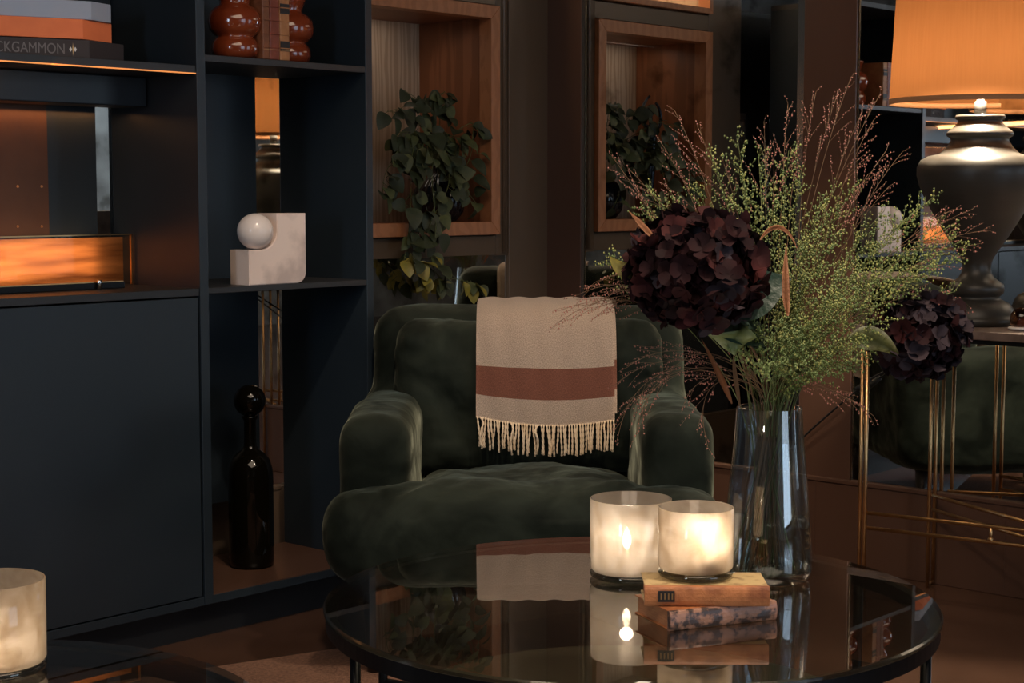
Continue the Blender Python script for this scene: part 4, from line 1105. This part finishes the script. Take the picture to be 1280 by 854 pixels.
# small things right of the lamp
q = atx(1277, 398, -.33); q.z = CT + .0005
bm = B(); lathe(bm, [(.028, 0), (.034, .002), (.034, .006), (.030, .008)], q, 40)
o = obj('coaster', bm, M['white_mark'], None, True, loc=q); tag(o, 'pale round coaster on the console right of the lamp', 'coaster')
q2 = q + UP * .0085
bm = B(); lathe(bm, [(.020, 0), (.027, .004), (.030, .018), (.027, .034), (.018, .045), (.006, .050)], q2, 40)
o = obj('paperweight', bm, M['amber'], None, True, loc=q2); tag(o, 'smoky domed glass paperweight beside the lamp base', 'paperweight')
q3 = atz(1279, 412, CT); q3.z = CT + .0005
bm = B(); lathe(bm, [(.006, 0), (.014, .004), (.017, .014), (.013, .024), (.004, .028)], q3, 28, rib=(.06, 7))
o = obj('bronze_pebble', bm, M['leather_brown'], None, True, loc=q3); tag(o, 'small bronze pebble ornament at the console front edge', 'ornament')

# ================================================================== RUG
a = atz(292, 834.5, 0); b = atz(430, 813.7, 0); d = (b - a).normalized(); nrm = Vector((d.y, -d.x, 0))
p0 = a - d * .9; p1 = a + d * 1.0
bm = B(); prism(bm, [(q.x, q.y) for q in (p0, p1, p1 + nrm * 2.0, p0 + nrm * 2.0)], .0005, .010, .003)
tag(obj('rug', bm, M['rug'], None), 'rust brown short pile rug under the coffee tables', 'rug')

# ================================================================== LIGHTS
def area(name, loc, tgt, sx, sy, e, col, spread=PI):
    l = bpy.data.lights.new(name, 'AREA'); l.shape = 'RECTANGLE'; l.size = sx; l.size_y = sy; l.energy = e; l.color = col; l.spread = spread
    o = bpy.data.objects.new(name, l); COL.objects.link(o); o.location = loc
    o.rotation_euler = (Vector(tgt) - Vector(loc)).to_track_quat('-Z', 'Y').to_euler(); return o
def spot(name, loc, tgt, e, col, ang_, blend=.6, size=.04):
    l = bpy.data.lights.new(name, 'SPOT'); l.energy = e; l.color = col; l.spot_size = math.radians(ang_); l.spot_blend = blend; l.shadow_soft_size = size
    o = bpy.data.objects.new(name, l); COL.objects.link(o); o.location = loc
    o.rotation_euler = (Vector(tgt) - Vector(loc)).to_track_quat('-Z', 'Y').to_euler(); return o
warm = (1, .68, .42)
spot('ceiling_spot', cp(-.1, 3.0, 2.7), cp(.09, 4.4, .72), 118, (1, .80, .62), 50, .9, .05)
spot('ceiling_spot', cp(.9, 2.2, 2.7), cp(.35, 3.1, .9), 110, (1, .84, .66), 56, .9, .06)
area('ceiling_light', (-3.0, -3.0, 2.72), (-3.0, -3.0, 0), 2.2, 2.2, 58, (1, .78, .58))
spot('rear_wall_fill', (-4.2, -6.4, 2.7), (-3.5, -7.6, 1.3), 170, (.75, .88, 1), 80, .8, .05)  # added spot, brightens the rear wall that the mirror strip reflects
area('niche_spot', (-.66, .20, NZ1 - .05), (-.66, .3, NZ0), .4, .06, .22, (1, .86, .70))
area('niche_light', (-.6, .12, UZ1 - .06), (-.6, .12, UZ0), .45, .10, 9, (1, .78, .52))
area('copper_plate_fill', (-2.45, -.176, .982), (-2.45, -.13, .982), 1.05, .10, .85, (1, .62, .32))  # unseen panel added behind the glass for an even glow on the copper plate
area('bay_light', (-2.5, -.14, 1.36), (-2.5, -.12, .92), 1.2, .02, .8, (1, .45, .16))
area('shelf_light', (-2.3, -.40, 1.443), (-2.0, -.3, 1.2), .8, .02, .25, (1, .42, .14))

w = bpy.data.worlds.new('World'); SC.world = w; w.use_nodes = True
w.node_tree.nodes['Background'].inputs[0].default_value = (.30, .38, .5, 1); w.node_tree.nodes['Background'].inputs[1].default_value = .05

# ================================================================== CAMERA
cd = bpy.data.cameras.new('Camera'); cam = bpy.data.objects.new('Camera', cd); COL.objects.link(cam)
cd.sensor_width = 36; cd.lens = 36 * FP / 1280; cd.clip_start = .05
cam.location = CAM; cam.rotation_euler = (PI / 2 - TH, 0, -math.atan2(FW.x, FW.y))
SC.camera = cam
SC.view_settings.view_transform = 'Standard'; SC.view_settings.look = 'None'; SC.view_settings.gamma = 1; SC.view_settings.exposure = 0
SC.view_settings.use_curve_mapping = False
SC.cycles.max_bounces = 14; SC.cycles.glossy_bounces = 8; SC.cycles.transparent_max_bounces = 24; SC.cycles.transmission_bounces = 10
SC.cycles.sample_clamp_indirect = 4.0
